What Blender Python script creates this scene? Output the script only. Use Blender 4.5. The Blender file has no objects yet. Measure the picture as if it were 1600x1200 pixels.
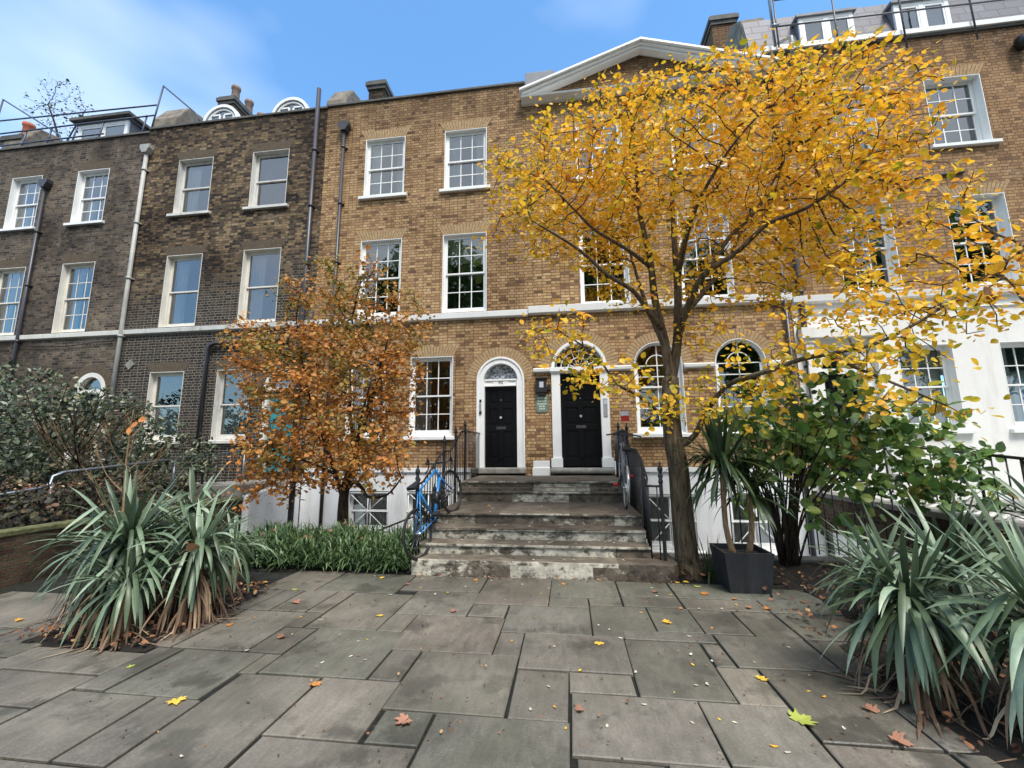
import bpy, bmesh, math, random
import numpy as np
from mathutils import Vector, Matrix
R = math.radians
PI = math.pi
random.seed(7)
rng = np.random.default_rng(11)
scene = bpy.context.scene
col = scene.collection

# ---------------------------------------------------------------- camera, sky, sun, exposure
F_PX, YAW, PITCH, ROLL = 656.8, R(-7.45), R(9.02), R(-0.47)
cd = bpy.data.cameras.new('camera'); cam = bpy.data.objects.new('camera', cd); col.objects.link(cam)
fw = Vector((math.sin(YAW)*math.cos(PITCH), math.cos(YAW)*math.cos(PITCH), math.sin(PITCH)))
rt = Vector((math.cos(YAW), -math.sin(YAW), 0)); up = rt.cross(fw)
rt2 = rt*math.cos(ROLL)+up*math.sin(ROLL); up2 = up*math.cos(ROLL)-rt*math.sin(ROLL)
mw = Matrix((rt2, up2, -fw)).transposed().to_4x4(); mw.translation = (0, 0, 1.6)
cam.matrix_world = mw
cd.sensor_fit = 'HORIZONTAL'; cd.sensor_width = 36; cd.lens = 36*F_PX/1600
cd.clip_start = .05; cd.clip_end = 3000
scene.camera = cam

SUN_EL, SUN_AZ = R(60), R(30)          # azimuth measured from straight behind the camera, towards the right
sun_dir = Vector((math.sin(SUN_AZ)*math.cos(SUN_EL), -math.cos(SUN_AZ)*math.cos(SUN_EL), math.sin(SUN_EL)))
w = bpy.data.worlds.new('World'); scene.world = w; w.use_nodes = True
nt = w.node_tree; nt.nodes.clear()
def wn(t, **k):
    n = nt.nodes.new(t)
    for a, b in k.items(): setattr(n, a, b)
    return n
sky = wn('ShaderNodeTexSky', sky_type='NISHITA', sun_disc=False, sun_elevation=SUN_EL,
         sun_rotation=math.atan2(sun_dir.x, sun_dir.y), air_density=1.0, dust_density=.25, ozone_density=2.2)
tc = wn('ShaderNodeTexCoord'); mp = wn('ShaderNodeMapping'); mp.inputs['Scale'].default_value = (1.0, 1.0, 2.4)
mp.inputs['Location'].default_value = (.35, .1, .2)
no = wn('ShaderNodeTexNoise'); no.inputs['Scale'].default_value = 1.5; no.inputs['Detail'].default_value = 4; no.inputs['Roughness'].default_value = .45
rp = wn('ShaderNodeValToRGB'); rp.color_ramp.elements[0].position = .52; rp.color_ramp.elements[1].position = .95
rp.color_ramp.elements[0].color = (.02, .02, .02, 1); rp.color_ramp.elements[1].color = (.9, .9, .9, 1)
# cloud cover added behind the camera, out of view, for soft neutral fill light
sx = wn('ShaderNodeSeparateXYZ'); cl = wn('ShaderNodeMapRange'); cl.inputs[1].default_value = .25; cl.inputs[2].default_value = -.35; cl.inputs[3].default_value = 0; cl.inputs[4].default_value = .5; lm = wn('ShaderNodeMapRange'); lm.inputs[1].default_value = -.75; lm.inputs[2].default_value = -.35; lm.inputs[3].default_value = .1; lm.inputs[4].default_value = 1; mm = wn('ShaderNodeMath', operation='MULTIPLY')  # added cloud thins to the left so those windows mirror bluer sky
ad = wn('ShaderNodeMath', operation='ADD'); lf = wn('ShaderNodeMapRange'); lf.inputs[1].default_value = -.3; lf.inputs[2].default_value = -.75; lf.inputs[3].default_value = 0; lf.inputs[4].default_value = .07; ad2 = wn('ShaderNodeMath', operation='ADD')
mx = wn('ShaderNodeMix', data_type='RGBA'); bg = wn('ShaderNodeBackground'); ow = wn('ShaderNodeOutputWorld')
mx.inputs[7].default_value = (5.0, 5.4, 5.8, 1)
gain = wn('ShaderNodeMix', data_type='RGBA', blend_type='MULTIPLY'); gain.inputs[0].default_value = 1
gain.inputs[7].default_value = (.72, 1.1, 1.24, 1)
nt.links.new(tc.outputs['Generated'], mp.inputs[0]); nt.links.new(mp.outputs[0], no.inputs[0])
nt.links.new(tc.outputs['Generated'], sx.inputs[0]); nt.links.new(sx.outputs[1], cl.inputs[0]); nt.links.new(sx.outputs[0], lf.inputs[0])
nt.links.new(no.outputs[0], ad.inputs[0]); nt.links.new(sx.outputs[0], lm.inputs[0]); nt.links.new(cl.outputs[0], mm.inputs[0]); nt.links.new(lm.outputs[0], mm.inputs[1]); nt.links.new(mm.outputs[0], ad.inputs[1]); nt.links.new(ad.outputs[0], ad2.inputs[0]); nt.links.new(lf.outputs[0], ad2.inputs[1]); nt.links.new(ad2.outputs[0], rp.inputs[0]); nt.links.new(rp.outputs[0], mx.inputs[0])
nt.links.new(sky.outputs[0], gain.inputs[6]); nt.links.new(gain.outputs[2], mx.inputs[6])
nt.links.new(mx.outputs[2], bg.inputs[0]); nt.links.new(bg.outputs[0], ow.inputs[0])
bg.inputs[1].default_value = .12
sd = bpy.data.lights.new('sun', 'SUN'); sd.energy = 2.0; sd.angle = R(18); sd.color = (1, .95, .88)
so = bpy.data.objects.new('sun', sd); col.objects.link(so); so.rotation_euler = (-sun_dir).to_track_quat('-Z', 'Y').to_euler()
scene.view_settings.view_transform = 'Standard'; scene.view_settings.look = 'None'
scene.view_settings.exposure = 1.25; scene.view_settings.gamma = 1

# ---------------------------------------------------------------- helpers
def srgb(r, g, b):
    f = lambda c: (c/255/12.92 if c/255 <= .04045 else ((c/255+.055)/1.055)**2.4)
    return (f(r), f(g), f(b), 1)

def tag(o, label=None, cat=None, group=None, kind=None):
    if label: o['label'] = label
    if cat: o['category'] = cat
    if group: o['group'] = group
    if kind: o['kind'] = kind
    return o
def thing(name, label, cat, loc=(0, 0, 0), group=None, rz=0):
    o = bpy.data.objects.new(name, None); col.objects.link(o); o.location = loc; o.rotation_euler = (0, 0, rz)
    o.empty_display_size = .2
    return tag(o, label, cat, group)

class MB:
    def __init__(s): s.v = []; s.f = []; s.m = []; s.mi = 0; s.sm = []
    def face(s, pts, smooth=False):
        i = len(s.v); s.v += [tuple(p) for p in pts]; s.f.append(tuple(range(i, i+len(pts)))); s.m.append(s.mi); s.sm.append(smooth)
    def box(s, x0, x1, y0, y1, z0, z1):
        if x0 > x1: x0, x1 = x1, x0
        if y0 > y1: y0, y1 = y1, y0
        if z0 > z1: z0, z1 = z1, z0
        i = len(s.v)
        s.v += [(x0,y0,z0),(x1,y0,z0),(x1,y1,z0),(x0,y1,z0),(x0,y0,z1),(x1,y0,z1),(x1,y1,z1),(x0,y1,z1)]
        for q in ((0,3,2,1),(4,5,6,7),(0,1,5,4),(1,2,6,5),(2,3,7,6),(3,0,4,7)):
            s.f.append(tuple(i+k for k in q)); s.m.append(s.mi); s.sm.append(False)
        return s
    def prism(s, poly, axis, a, b):
        # poly: 2-D points; axis 'y': (x,z) extruded in y; 'x': (y,z) extruded in x; 'z': (x,y) extruded in z
        def P(p, t): return {'y': (p[0], t, p[1]), 'x': (t, p[0], p[1]), 'z': (p[0], p[1], t)}[axis]
        n = len(poly); i = len(s.v); s.v += [P(p, a) for p in poly]+[P(p, b) for p in poly]
        s.f += [tuple(range(i, i+n)), tuple(range(i+2*n-1, i+n-1, -1))]
        s.f += [(i+k, i+n+k, i+n+(k+1) % n, i+(k+1) % n) for k in range(n)]
        s.m += [s.mi]*(n+2); s.sm += [False]*(n+2); return s
    def tube(s, pts, rad, n=8, cap=True, smooth=True):
        pts = [Vector(p) for p in pts]
        if not hasattr(rad, '__len__'): rad = [rad]*len(pts)
        i0 = len(s.v); prev = None
        for k, p in enumerate(pts):
            d = (pts[min(k+1, len(pts)-1)]-pts[max(k-1, 0)]).normalized()
            if prev is None:
                a = Vector((0, 0, 1)) if abs(d.z) < .9 else Vector((1, 0, 0)); u = d.cross(a).normalized()
            else:
                u = prev-d*prev.dot(d); u = u.normalized() if u.length > 1e-6 else d.orthogonal().normalized()
            prev = u; v = d.cross(u)
            for j in range(n):
                t = 2*PI*j/n; s.v.append(tuple(p+(u*math.cos(t)+v*math.sin(t))*rad[k]))
        for k in range(len(pts)-1):
            for j in range(n):
                a = i0+k*n+j; b = i0+k*n+(j+1) % n
                s.f.append((a, b, b+n, a+n)); s.m.append(s.mi); s.sm.append(smooth)
        if cap:
            s.f.append(tuple(i0+j for j in range(n))[::-1]); s.m.append(s.mi); s.sm.append(False)
            e = i0+(len(pts)-1)*n; s.f.append(tuple(e+j for j in range(n))); s.m.append(s.mi); s.sm.append(False)
        return s
    def lathe(s, c, prof, n=10):
        s.tube([(c[0], c[1], c[2]+z) for r, z in prof], [max(r, .0005) for r, z in prof], n); return s
    def build(s, name, mats, parent=None, bevel=0, loc=None):
        me = bpy.data.meshes.new(name); me.from_pydata(s.v, [], s.f)
        if not isinstance(mats, (list, tuple)): mats = [mats]
        for m in mats: me.materials.append(m)
        me.polygons.foreach_set('material_index', s.m); me.polygons.foreach_set('use_smooth', s.sm)
        me.update()
        o = bpy.data.objects.new(name, me); col.objects.link(o)
        if parent: o.parent = parent; o.matrix_parent_inverse = Matrix.Identity(4)
        if bevel:
            bv = o.modifiers.new('bevel', 'BEVEL'); bv.width = bevel; bv.segments = 2; bv.limit_method = 'ANGLE'
        return o

def np_mesh(name, V, Fc, mat, parent=None, rnd=None, smooth=False, colattr='rnd'):
    """V (n,3) array, Fc (m,k) array of same-sized faces, rnd = per-vertex random float"""
    me = bpy.data.meshes.new(name); k = Fc.shape[1]
    me.vertices.add(len(V)); me.vertices.foreach_set('co', V.astype(np.float32).ravel())
    me.loops.add(Fc.size); me.loops.foreach_set('vertex_index', Fc.astype(np.int32).ravel())
    me.polygons.add(len(Fc)); me.polygons.foreach_set('loop_start', np.arange(0, Fc.size, k, dtype=np.int32))
    me.polygons.foreach_set('loop_total', np.full(len(Fc), k, dtype=np.int32))
    me.polygons.foreach_set('use_smooth', np.full(len(Fc), smooth))
    if rnd is not None:
        at = me.attributes.new(colattr, 'FLOAT', 'POINT'); at.data.foreach_set('value', rnd.astype(np.float32))
    me.materials.append(mat); me.update(calc_edges=True); me.validate()
    o = bpy.data.objects.new(name, me); col.objects.link(o)
    if parent: o.parent = parent
    return o

# ---------------------------------------------------------------- materials
class NT:
    def __init__(s, name):
        s.m = bpy.data.materials.new(name); s.m.use_nodes = True; s.t = s.m.node_tree; s.t.nodes.clear()
        s.out = s.n('ShaderNodeOutputMaterial')
    def n(s, t, ins=None, **k):
        x = s.t.nodes.new(t)
        for a, b in k.items(): setattr(x, a, b)
        if ins:
            for a, b in ins.items(): s.set(x.inputs[a], b)
        return x
    def set(s, sock, v):
        if isinstance(v, bpy.types.NodeSocket): s.t.links.new(v, sock)
        else: sock.default_value = v
    def obj(s): return s.n('ShaderNodeTexCoord').outputs['Object']
    def geo(s): return s.n('ShaderNodeNewGeometry')
    def noise(s, vec, scale, detail=4, rough=.55, dist=0):
        return s.n('ShaderNodeTexNoise', {'Vector': vec, 'Scale': scale, 'Detail': detail, 'Roughness': rough, 'Distortion': dist}).outputs['Fac']
    def ramp(s, fac, stops, interp='LINEAR'):
        r = s.n('ShaderNodeValToRGB', {'Fac': fac}); cr = r.color_ramp; cr.interpolation = interp
        while len(cr.elements) < len(stops): cr.elements.new(.5)
        for e, (p, c) in zip(cr.elements, stops):
            e.position = p; e.color = c if hasattr(c, '__len__') else (c, c, c, 1)
        return r.outputs['Color']
    def mix(s, fac, a, b, mode='MIX'):
        x = s.n('ShaderNodeMix', data_type='RGBA', blend_type=mode); s.set(x.inputs[0], fac); s.set(x.inputs[6], a); s.set(x.inputs[7], b)
        return x.outputs[2]
    def math(s, op, a, b=0.0, clamp=False):
        x = s.n('ShaderNodeMath', operation=op, use_clamp=clamp); s.set(x.inputs[0], a); s.set(x.inputs[1], b); return x.outputs[0]
    def scalev(s, vec, sc, loc=(0, 0, 0)):
        return s.n('ShaderNodeMapping', {'Vector': vec, 'Scale': sc, 'Location': loc}).outputs[0]
    def bump(s, h, dist=.01, strength=1.0, normal=None):
        b = s.n('ShaderNodeBump', {'Height': h, 'Distance': dist, 'Strength': strength})
        if normal: s.set(b.inputs['Normal'], normal)
        return b.outputs[0]
    def princ(s, color, rough=.6, metal=0.0, normal=None, spec=.5):
        p = s.n('ShaderNodeBsdfPrincipled', {'Base Color': color, 'Roughness': rough, 'Metallic': metal, 'Specular IOR Level': spec})
        if normal: s.set(p.inputs['Normal'], normal)
        return p.outputs[0]
    def end(s, sh): s.t.links.new(sh, s.out.inputs[0]); return s.m

def plain(name, c, rough=.5, metal=0, var=.12, scale=6, bump=.002, spec=.5, dirt=None, dirt_amt=.5):
    t = NT(name); o = t.obj(); n = t.noise(o, scale, 6, .6)
    c2 = tuple(x*(1-var*2) for x in c[:3])+(1,)
    co = t.mix(t.ramp(n, [(.35, 0.0), (.7, 1.0)]), c2, c)
    if dirt:
        d = t.noise(t.scalev(o, (1.3, 1, .22)), 2.3, 9, .7)
        co = t.mix(t.math('MULTIPLY', t.ramp(d, [(.5, 0.0), (.72, 1.0)]), dirt_amt), co, dirt)
    nb = t.bump(t.noise(o, scale*8, 4), bump) if bump else None
    return t.end(t.princ(co, rough, metal, nb, spec))

def brick_mat(name, stops, mortar, soot, soot_amt, seed=0, bw=.225, rh=.076, ms=.009, zdark=None, rough_look=0.0, top_stain=True):
    t = NT(name); o = t.n('ShaderNodeNewGeometry').outputs['Position']
    sp = t.n('ShaderNodeSeparateXYZ', {'Vector': o})
    nse = t.noise(o, 5, 3); off = t.math('MULTIPLY', t.math('SUBTRACT', nse, .5), .012+rough_look*.03)
    u = t.math('ADD', sp.outputs[0], sp.outputs[1])
    v = t.math('ADD', sp.outputs[2], off)
    vec = t.n('ShaderNodeCombineXYZ', {'X': t.math('ADD', u, t.math('MULTIPLY', off, 1.5)), 'Y': v, 'Z': 0.0}).outputs[0]
    br = t.n('ShaderNodeTexBrick', {'Vector': vec, 'Color1': (0, 0, 0, 1), 'Color2': (1, 1, 1, 1), 'Mortar': (.5, .5, .5, 1), 'Scale': 1.0,
             'Mortar Size': ms, 'Mortar Smooth': .25, 'Brick Width': bw, 'Row Height': rh, 'Bias': 0.0}, offset=.5, squash=.52, squash_frequency=2)
    rnd = t.n('ShaderNodeSeparateColor', {'Color': br.outputs['Color']}).outputs[0]
    bc = t.ramp(rnd, stops)
    fine = t.noise(o, 26, 6, .7); bc = t.mix(.4+.5*rough_look, bc, t.mix(1.0, bc, t.ramp(fine, [(.3, .45), (.7, 1.35)]), 'MULTIPLY'))
    # patches where many bricks are darker (soot) and repointed areas
    big = t.noise(t.scalev(o, (1, 1, .8), (seed, 0, seed)), .55, 7, .62)
    msk = t.ramp(big, [(.42, 0.0), (.66, 1.0)])
    midn = t.noise(t.scalev(o, (1, 1, 2.2), (seed*3, 0, 0)), 2.6, 5, .65)
    msk2 = t.ramp(midn, [(.48, 0.0), (.68, 1.0)])
    co = t.mix(br.outputs['Fac'], bc, t.mix(msk, mortar, tuple(x*.55 for x in mortar[:3])+(1,)))
    co = t.mix(t.math('MULTIPLY', msk, soot_amt), co, t.mix(1.0, co, soot, 'MULTIPLY'))
    co = t.mix(t.math('MULTIPLY', msk2, soot_amt*.7), co, t.mix(1.0, co, soot, 'MULTIPLY'))
    if zdark:     # older, blacker brickwork below a ragged line
        zz = t.math('ADD', sp.outputs[2], t.math('MULTIPLY', t.math('SUBTRACT', t.noise(o, 1.1, 6, .6), .5), 3.2))
        zz = t.math('ADD', zz, t.math('MULTIPLY', sp.outputs[0], -.12))
        k = t.math('DIVIDE', t.math('SUBTRACT', zdark[1], zz), zdark[1]-zdark[0], clamp=True)
        dk = t.mix(br.outputs['Fac'], t.ramp(rnd, zdark[2]), zdark[3])
        co = t.mix(k, co, dk)
    if top_stain:
        zz = t.math('ADD', sp.outputs[2], t.math('MULTIPLY', t.math('SUBTRACT', t.noise(t.scalev(o, (1.6, 1, .25)), 1.5, 6, .6), .5), 2.4))
        k = t.math('MULTIPLY', t.math('DIVIDE', t.math('SUBTRACT', zz, 10.5), 1.1, clamp=True), .75)
        co = t.mix(k, co, t.mix(1.0, co, (.36, .34, .35, 1), 'MULTIPLY'))
    stk = t.ramp(t.noise(t.scalev(o, (3.2, 1, .22), (seed, 0, 2)), 2.0, 6, .65), [(.56, 0.0), (.74, 1.0)])
    co = t.mix(t.math('MULTIPLY', stk, .5), co, t.mix(1.0, co, (.42, .40, .40, 1), 'MULTIPLY'))
    pal_ = t.ramp(t.noise(t.scalev(o, (1, 1, 1.3), (seed*2, 4, 7)), 1.3, 6, .7), [(.60, 0.0), (.72, 1.0)])
    co = t.mix(t.math('MULTIPLY', pal_, .28), co, srgb(196, 178, 150))
    h = t.math('SUBTRACT', t.math('MULTIPLY', t.noise(o, 45, 4, .6), .5+rough_look), br.outputs['Fac'])
    return t.end(t.princ(co, .9, 0, t.bump(h, .007+.008*rough_look), .25))

M = {}
yb = [(0, srgb(104, 80, 58)), (.1, srgb(152, 120, 84)), (.35, srgb(182, 150, 108)), (.6, srgb(168, 134, 98)), (.85, srgb(196, 166, 122)), (.95, srgb(152, 116, 88)), (1, srgb(96, 76, 62))]
M['brick_yellow'] = brick_mat('brick_yellow', yb, srgb(122, 98, 76), srgb(204, 198, 196), .8, 0)  # mortar colour darkened to carry the shade of recessed bed joints
M['brick_pair'] = brick_mat('brick_pair', yb, srgb(120, 96, 72), srgb(204, 196, 188), .7, 5)  # shade in the joints is put into the mortar colour here too
ob = [(0, srgb(110, 86, 64)), (.15, srgb(154, 122, 90)), (.5, srgb(172, 140, 104)), (.8, srgb(162, 128, 94)), (1, srgb(122, 96, 76))]
M['brick_orange'] = brick_mat('brick_orange', ob, srgb(118, 92, 66), srgb(206, 196, 186), .6, 9)  # dark mortar tone includes painted shade of the recessed joints
gb = [(0, srgb(54, 48, 45)), (.3, srgb(92, 82, 73)), (.6, srgb(110, 97, 84)), (.85, srgb(126, 110, 92)), (1, srgb(70, 62, 57))]
M['brick_grey'] = brick_mat('brick_grey', gb, srgb(128, 118, 106), srgb(150, 146, 146), .8, 3, rough_look=.3)
mb_ = [(0, srgb(48, 42, 40)), (.25, srgb(80, 68, 60)), (.42, srgb(122, 104, 82)), (.65, srgb(164, 142, 108)), (.82, srgb(138, 114, 86)), (1, srgb(60, 52, 48))]
M['brick_mottled'] = brick_mat('brick_mottled', mb_, srgb(104, 90, 74), srgb(132, 124, 122), .9, 7, rough_look=.9,
    zdark=(6.6, 8.4, [(0, srgb(34, 32, 33)), (.5, srgb(54, 49, 48)), (.85, srgb(70, 62, 57)), (1, srgb(44, 40, 40))], srgb(134, 126, 112)))
M['brick_garden'] = brick_mat('brick_garden', [(0, srgb(66, 54, 46)), (.4, srgb(106, 86, 68)), (.7, srgb(96, 74, 60)), (1, srgb(76, 56, 48))], srgb(98, 94, 80), srgb(120, 130, 100), .9, 2, rough_look=.5, top_stain=False)
M['gauged'] = plain('gauged_brick', srgb(182, 154, 118), .9, var=.18, scale=14, bump=.004, spec=.2)
M['gauged_dark'] = plain('gauged_brick_dark', srgb(100, 90, 78), .9, var=.2, scale=14, bump=.004, spec=.2)
M['gauged_mortar'] = plain('arch_mortar', srgb(116, 94, 70), .95, var=.1, spec=.2)
M['white'] = plain('white_paint', (.80, .81, .80, 1), .45, var=.03, scale=3, bump=.0008, dirt=(.55, .55, .52, 1), dirt_amt=.35)
M['cream'] = plain('cream_paint', (.72, .69, .62, 1), .5, var=.05, scale=4, bump=.001, dirt=(.36, .34, .30, 1), dirt_amt=.5)
M['oldwhite'] = plain('weathered_white_paint', (.66, .65, .61, 1), .6, var=.08, scale=5, bump=.002, dirt=(.22, .21, .19, 1), dirt_amt=.75)
M['stucco'] = plain('white_stucco', (.77, .76, .73, 1), .75, var=.03, scale=2, bump=.002, dirt=(.50, .48, .43, 1), dirt_amt=.55)
M['basewhite'] = plain('painted_basement_render', (.80, .81, .82, 1), .7, var=.03, scale=2, bump=.003, dirt=(.42, .45, .41, 1), dirt_amt=.6)
M['black_iron'] = plain('black_iron', (.012, .012, .014, 1), .42, var=.1, scale=20, bump=.001)
M['pipe_dark'] = plain('dark_downpipe', (.045, .042, .05, 1), .4, var=.15, scale=3, bump=.001)
M['pipe_pale'] = plain('pale_grey_downpipe', (.42, .41, .38, 1), .5, var=.12, scale=3, bump=.001, dirt=(.12, .11, .1, 1))
M['door_black'] = plain('gloss_black_door', (.004, .004, .005, 1), .3, var=.1, scale=2, bump=.0004, spec=.12)
M['door_teal'] = plain('teal_door', (.03, .26, .30, 1), .3, var=.05, scale=2, bump=.0004)
M['coping'] = plain('dark_coping', (.12, .115, .105, 1), .8, var=.25, scale=3, bump=.004, dirt=(.05, .06, .04, 1))
M['stone_grey'] = plain('grey_stone', (.30, .29, .26, 1), .85, var=.22, scale=5, bump=.006, dirt=(.08, .085, .06, 1), dirt_amt=.7)
M['stone_tan'] = plain('rough_tan_render', (.26, .22, .17, 1), .9, var=.3, scale=4, bump=.01, dirt=(.08, .07, .05, 1))
M['lead'] = plain('lead_sheet', (.20, .21, .23, 1), .6, var=.15, scale=3, bump=.003)
M['terracotta'] = plain('terracotta', (.48, .13, .07, 1), .8, var=.15, scale=8, bump=.003)
M['pot_buff'] = plain('buff_pot', (.27, .19, .15, 1), .85, var=.25, scale=8, bump=.003)
M['galv'] = plain('galvanised_tube', (.30, .33, .37, 1), .42, .8, var=.15, scale=10, bump=.0006)
M['scaff'] = plain('painted_guard_rail', (.07, .09, .14, 1), .5, .3, var=.15, scale=10, bump=.0006)
M['scaff_grey'] = plain('grey_guard_rail', (.12, .12, .13, 1), .5, .3, var=.15, scale=10, bump=.0006)
M['interior'] = plain('dim_room', (.10, .095, .09, 1), .9, var=.1, scale=1, bump=0)
M['curtain'] = plain('pale_curtain', (.55, .56, .54, 1), .9, var=.08, scale=3, bump=0)
M['blind'] = plain('grey_green_blind', (.30, .34, .30, 1), .9, var=.06, scale=3, bump=0)
M['soil'] = plain('dark_soil', (.035, .026, .018, 1), .95, var=.4, scale=14, bump=.03)
M['planter'] = plain('black_planter', (.022, .024, .03, 1), .5, var=.2, scale=6, bump=.003, dirt=(.08, .085, .09, 1), dirt_amt=.5)
M['chrome'] = plain('brushed_steel', (.55, .55, .56, 1), .28, .95, var=.05, scale=20, bump=.0003)
M['rubber'] = plain('black_rubber', (.014, .014, .015, 1), .7, var=.15, scale=20, bump=.001)
M['blue_frame'] = plain('blue_bike_paint', (.02, .20, .52, 1), .25, var=.04, scale=5, bump=0)
M['grey_frame'] = plain('grey_bike_paint', (.20, .21, .22, 1), .3, var=.05, scale=5, bump=0)
M['red'] = plain('red_paint', (.42, .015, .02, 1), .4, var=.05, scale=8, bump=0)
M['sign_pale'] = plain('pale_sign', (.50, .52, .60, 1), .5, var=.05, scale=8, bump=0)
M['plaque_green'] = plain('green_grey_plaque', (.16, .22, .18, 1), .5, var=.12, scale=20, bump=.001)
M['plaque_text'] = plain('plaque_lettering', (.50, .56, .48, 1), .6, var=.05, scale=20, bump=0)
M['slate'] = None

t = NT('slate_roof'); o = t.n('ShaderNodeNewGeometry').outputs['Position']; sp = t.n('ShaderNodeSeparateXYZ', {'Vector': o})
vec = t.n('ShaderNodeCombineXYZ', {'X': sp.outputs[0], 'Y': sp.outputs[2], 'Z': 0.0}).outputs[0]
br = t.n('ShaderNodeTexBrick', {'Vector': vec, 'Color1': srgb(74, 76, 88), 'Color2': srgb(110, 110, 124), 'Mortar': srgb(26, 26, 30), 'Scale': 1.0,
    'Mortar Size': .012, 'Mortar Smooth': .1, 'Brick Width': .46, 'Row Height': .27, 'Bias': 0.0})
M['slate'] = t.end(t.princ(t.mix(t.noise(o, 3, 5), br.outputs[0], srgb(80, 78, 84)), .6, 0, t.bump(t.math('SUBTRACT', 1.0, br.outputs['Fac']), .012)))

t = NT('window_glass')     # thin glass: mostly see-through, mirrors the sky and the trees across the street
fr = t.n('ShaderNodeFresnel', {'IOR': 1.5}).outputs[0]
o = t.n('ShaderNodeNewGeometry').outputs['Position']
nb = t.bump(t.noise(o, 1.6, 2, .5), .012, .5)
fr2 = t.math('ADD', t.math('MULTIPLY', fr, 2.0), .07, clamp=True)
gl = t.n('ShaderNodeBsdfGlossy', {'Color': (1, 1, 1, 1), 'Roughness': .015, 'Normal': nb}).outputs[0]
tr = t.n('ShaderNodeBsdfTransparent', {'Color': (.82, .86, .85, 1)}).outputs[0]
ms_ = t.n('ShaderNodeMixShader', {0: fr2, 1: tr, 2: gl}).outputs[0]
M['glass'] = t.end(ms_)

t = NT('obscured_glass'); o = t.obj()
v = t.n('ShaderNodeTexVoronoi', {'Vector': o, 'Scale': 16.0}, feature='F1')
cc = t.ramp(v.outputs['Distance'], [(.15, srgb(40, 44, 50)), (.5, srgb(120, 128, 136)), (.8, srgb(176, 184, 190))])
M['glass_obscured'] = t.end(t.princ(cc, .2, 0, t.bump(v.outputs['Distance'], .01)))

# worn sandstone steps: dark algae on the treads, pale flaking patches on the risers
t = NT('worn_step_stone'); o = t.n('ShaderNodeNewGeometry').outputs['Position']; g = t.geo()
nz = t.n('ShaderNodeSeparateXYZ', {'Vector': g.outputs['Normal']}).outputs[2]
px = t.n('ShaderNodeSeparateXYZ', {'Vector': o})
base = t.mix(t.noise(o, 9, 6, .6), srgb(96, 87, 76), srgb(146, 136, 120))
rowi = t.math('FLOOR', t.math('MULTIPLY', t.math('ADD', px.outputs[2], .03), 6.0)); rh_ = t.n('ShaderNodeTexWhiteNoise', {'W': rowi}, noise_dimensions='1D').outputs['Value']
sid = t.math('FLOOR', t.math('ADD', t.math('MULTIPLY', px.outputs[0], .95), t.math('MULTIPLY', rh_, 3.0)))
sn = t.n('ShaderNodeTexWhiteNoise', {'W': t.math('ADD', t.math('MULTIPLY', rowi, 17.3), sid)}, noise_dimensions='1D').outputs['Value']
base = t.mix(t.ramp(sn, [(.3, 0.0), (.9, .6)]), base, t.mix(1.0, base, (.36, .33, .31, 1), 'MULTIPLY'))
wet = t.ramp(t.noise(o, 1.6, 6, .6), [(.4, 0.0), (.62, 1.0)])
base = t.mix(t.math('MULTIPLY', wet, .65), base, srgb(66, 58, 50))
zn = t.noise(t.scalev(o, (1, 1, 2.0)), 4.2, 10, .74, .5)
blot = t.noise(t.scalev(o, (.55, .3, .1), (4, 0, 0)), 2.0, 2, .4)
pale = t.ramp(t.math('ADD', t.math('ADD', zn, t.math('MULTIPLY', t.math('SUBTRACT', sn, .5), -.42)), t.math('MULTIPLY', t.math('SUBTRACT', blot, .5), .3)), [(.44, 0.0), (.54, 1.0)])
riser = t.ramp(nz, [(.3, 1.0), (.7, 0.0)])
pal = t.mix(t.noise(o, 14, 6, .7), srgb(156, 149, 132), srgb(222, 217, 202))
c1 = t.mix(t.math('MULTIPLY', pale, riser), base, pal)
gr = t.ramp(t.noise(t.scalev(o, (1, 2.5, 1), (2, 5, 1)), 3.0, 8, .7), [(.42, .55), (.62, 1.2)]); c1 = t.mix(.8, c1, t.mix(1.0, c1, gr, 'MULTIPLY'))
dk = t.ramp(t.noise(t.scalev(o, (1, 1, 1.5), (9, 2, 3)), 6, 9, .75), [(.50, 0.0), (.60, 1.0)])
c1 = t.mix(t.math('MULTIPLY', t.math('MULTIPLY', dk, riser), .85), c1, srgb(44, 38, 33))
M['step'] = t.end(t.princ(c1, t.ramp(wet, [(0, .85), (1, .5)]), 0, t.bump(t.noise(o, 30, 6, .65), .008), .35))

# flagstones: each slab its own tone, green algae and dark damp patches
t = NT('york_stone_paving'); o = t.n('ShaderNodeNewGeometry').outputs['Position']
at = t.n('ShaderNodeAttribute', attribute_name='rnd').outputs['Fac']
base = t.ramp(at, [(0, srgb(100, 95, 86)), (.18, srgb(126, 120, 111)), (.34, srgb(110, 110, 99)), (.5, srgb(124, 116, 106)), (.66, srgb(112, 109, 102)), (.82, srgb(134, 127, 116)), (1, srgb(106, 103, 94))])
wn_ = t.n('ShaderNodeTexWhiteNoise', {'W': at}, noise_dimensions='1D').outputs['Value']
ang = t.math('MULTIPLY', wn_, 40.0)
ox = t.n('ShaderNodeCombineXYZ', {'X': ang, 'Y': ang, 'Z': 0.0}).outputs[0]
vo = t.n('ShaderNodeVectorMath', {0: o, 1: ox}, operation='ADD').outputs[0]
grain = t.noise(t.scalev(vo, (5, 1.2, 1)), 4, 8, .62, .6)
base = t.mix(.55, base, t.mix(1.0, base, t.ramp(grain, [(.3, .62), (.7, 1.4)]), 'MULTIPLY'))
sp = t.ramp(t.noise(vo, 60, 4, .7), [(.35, .72), (.65, 1.25)])
base = t.mix(.6, base, t.mix(1.0, base, sp, 'MULTIPLY'))
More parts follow.
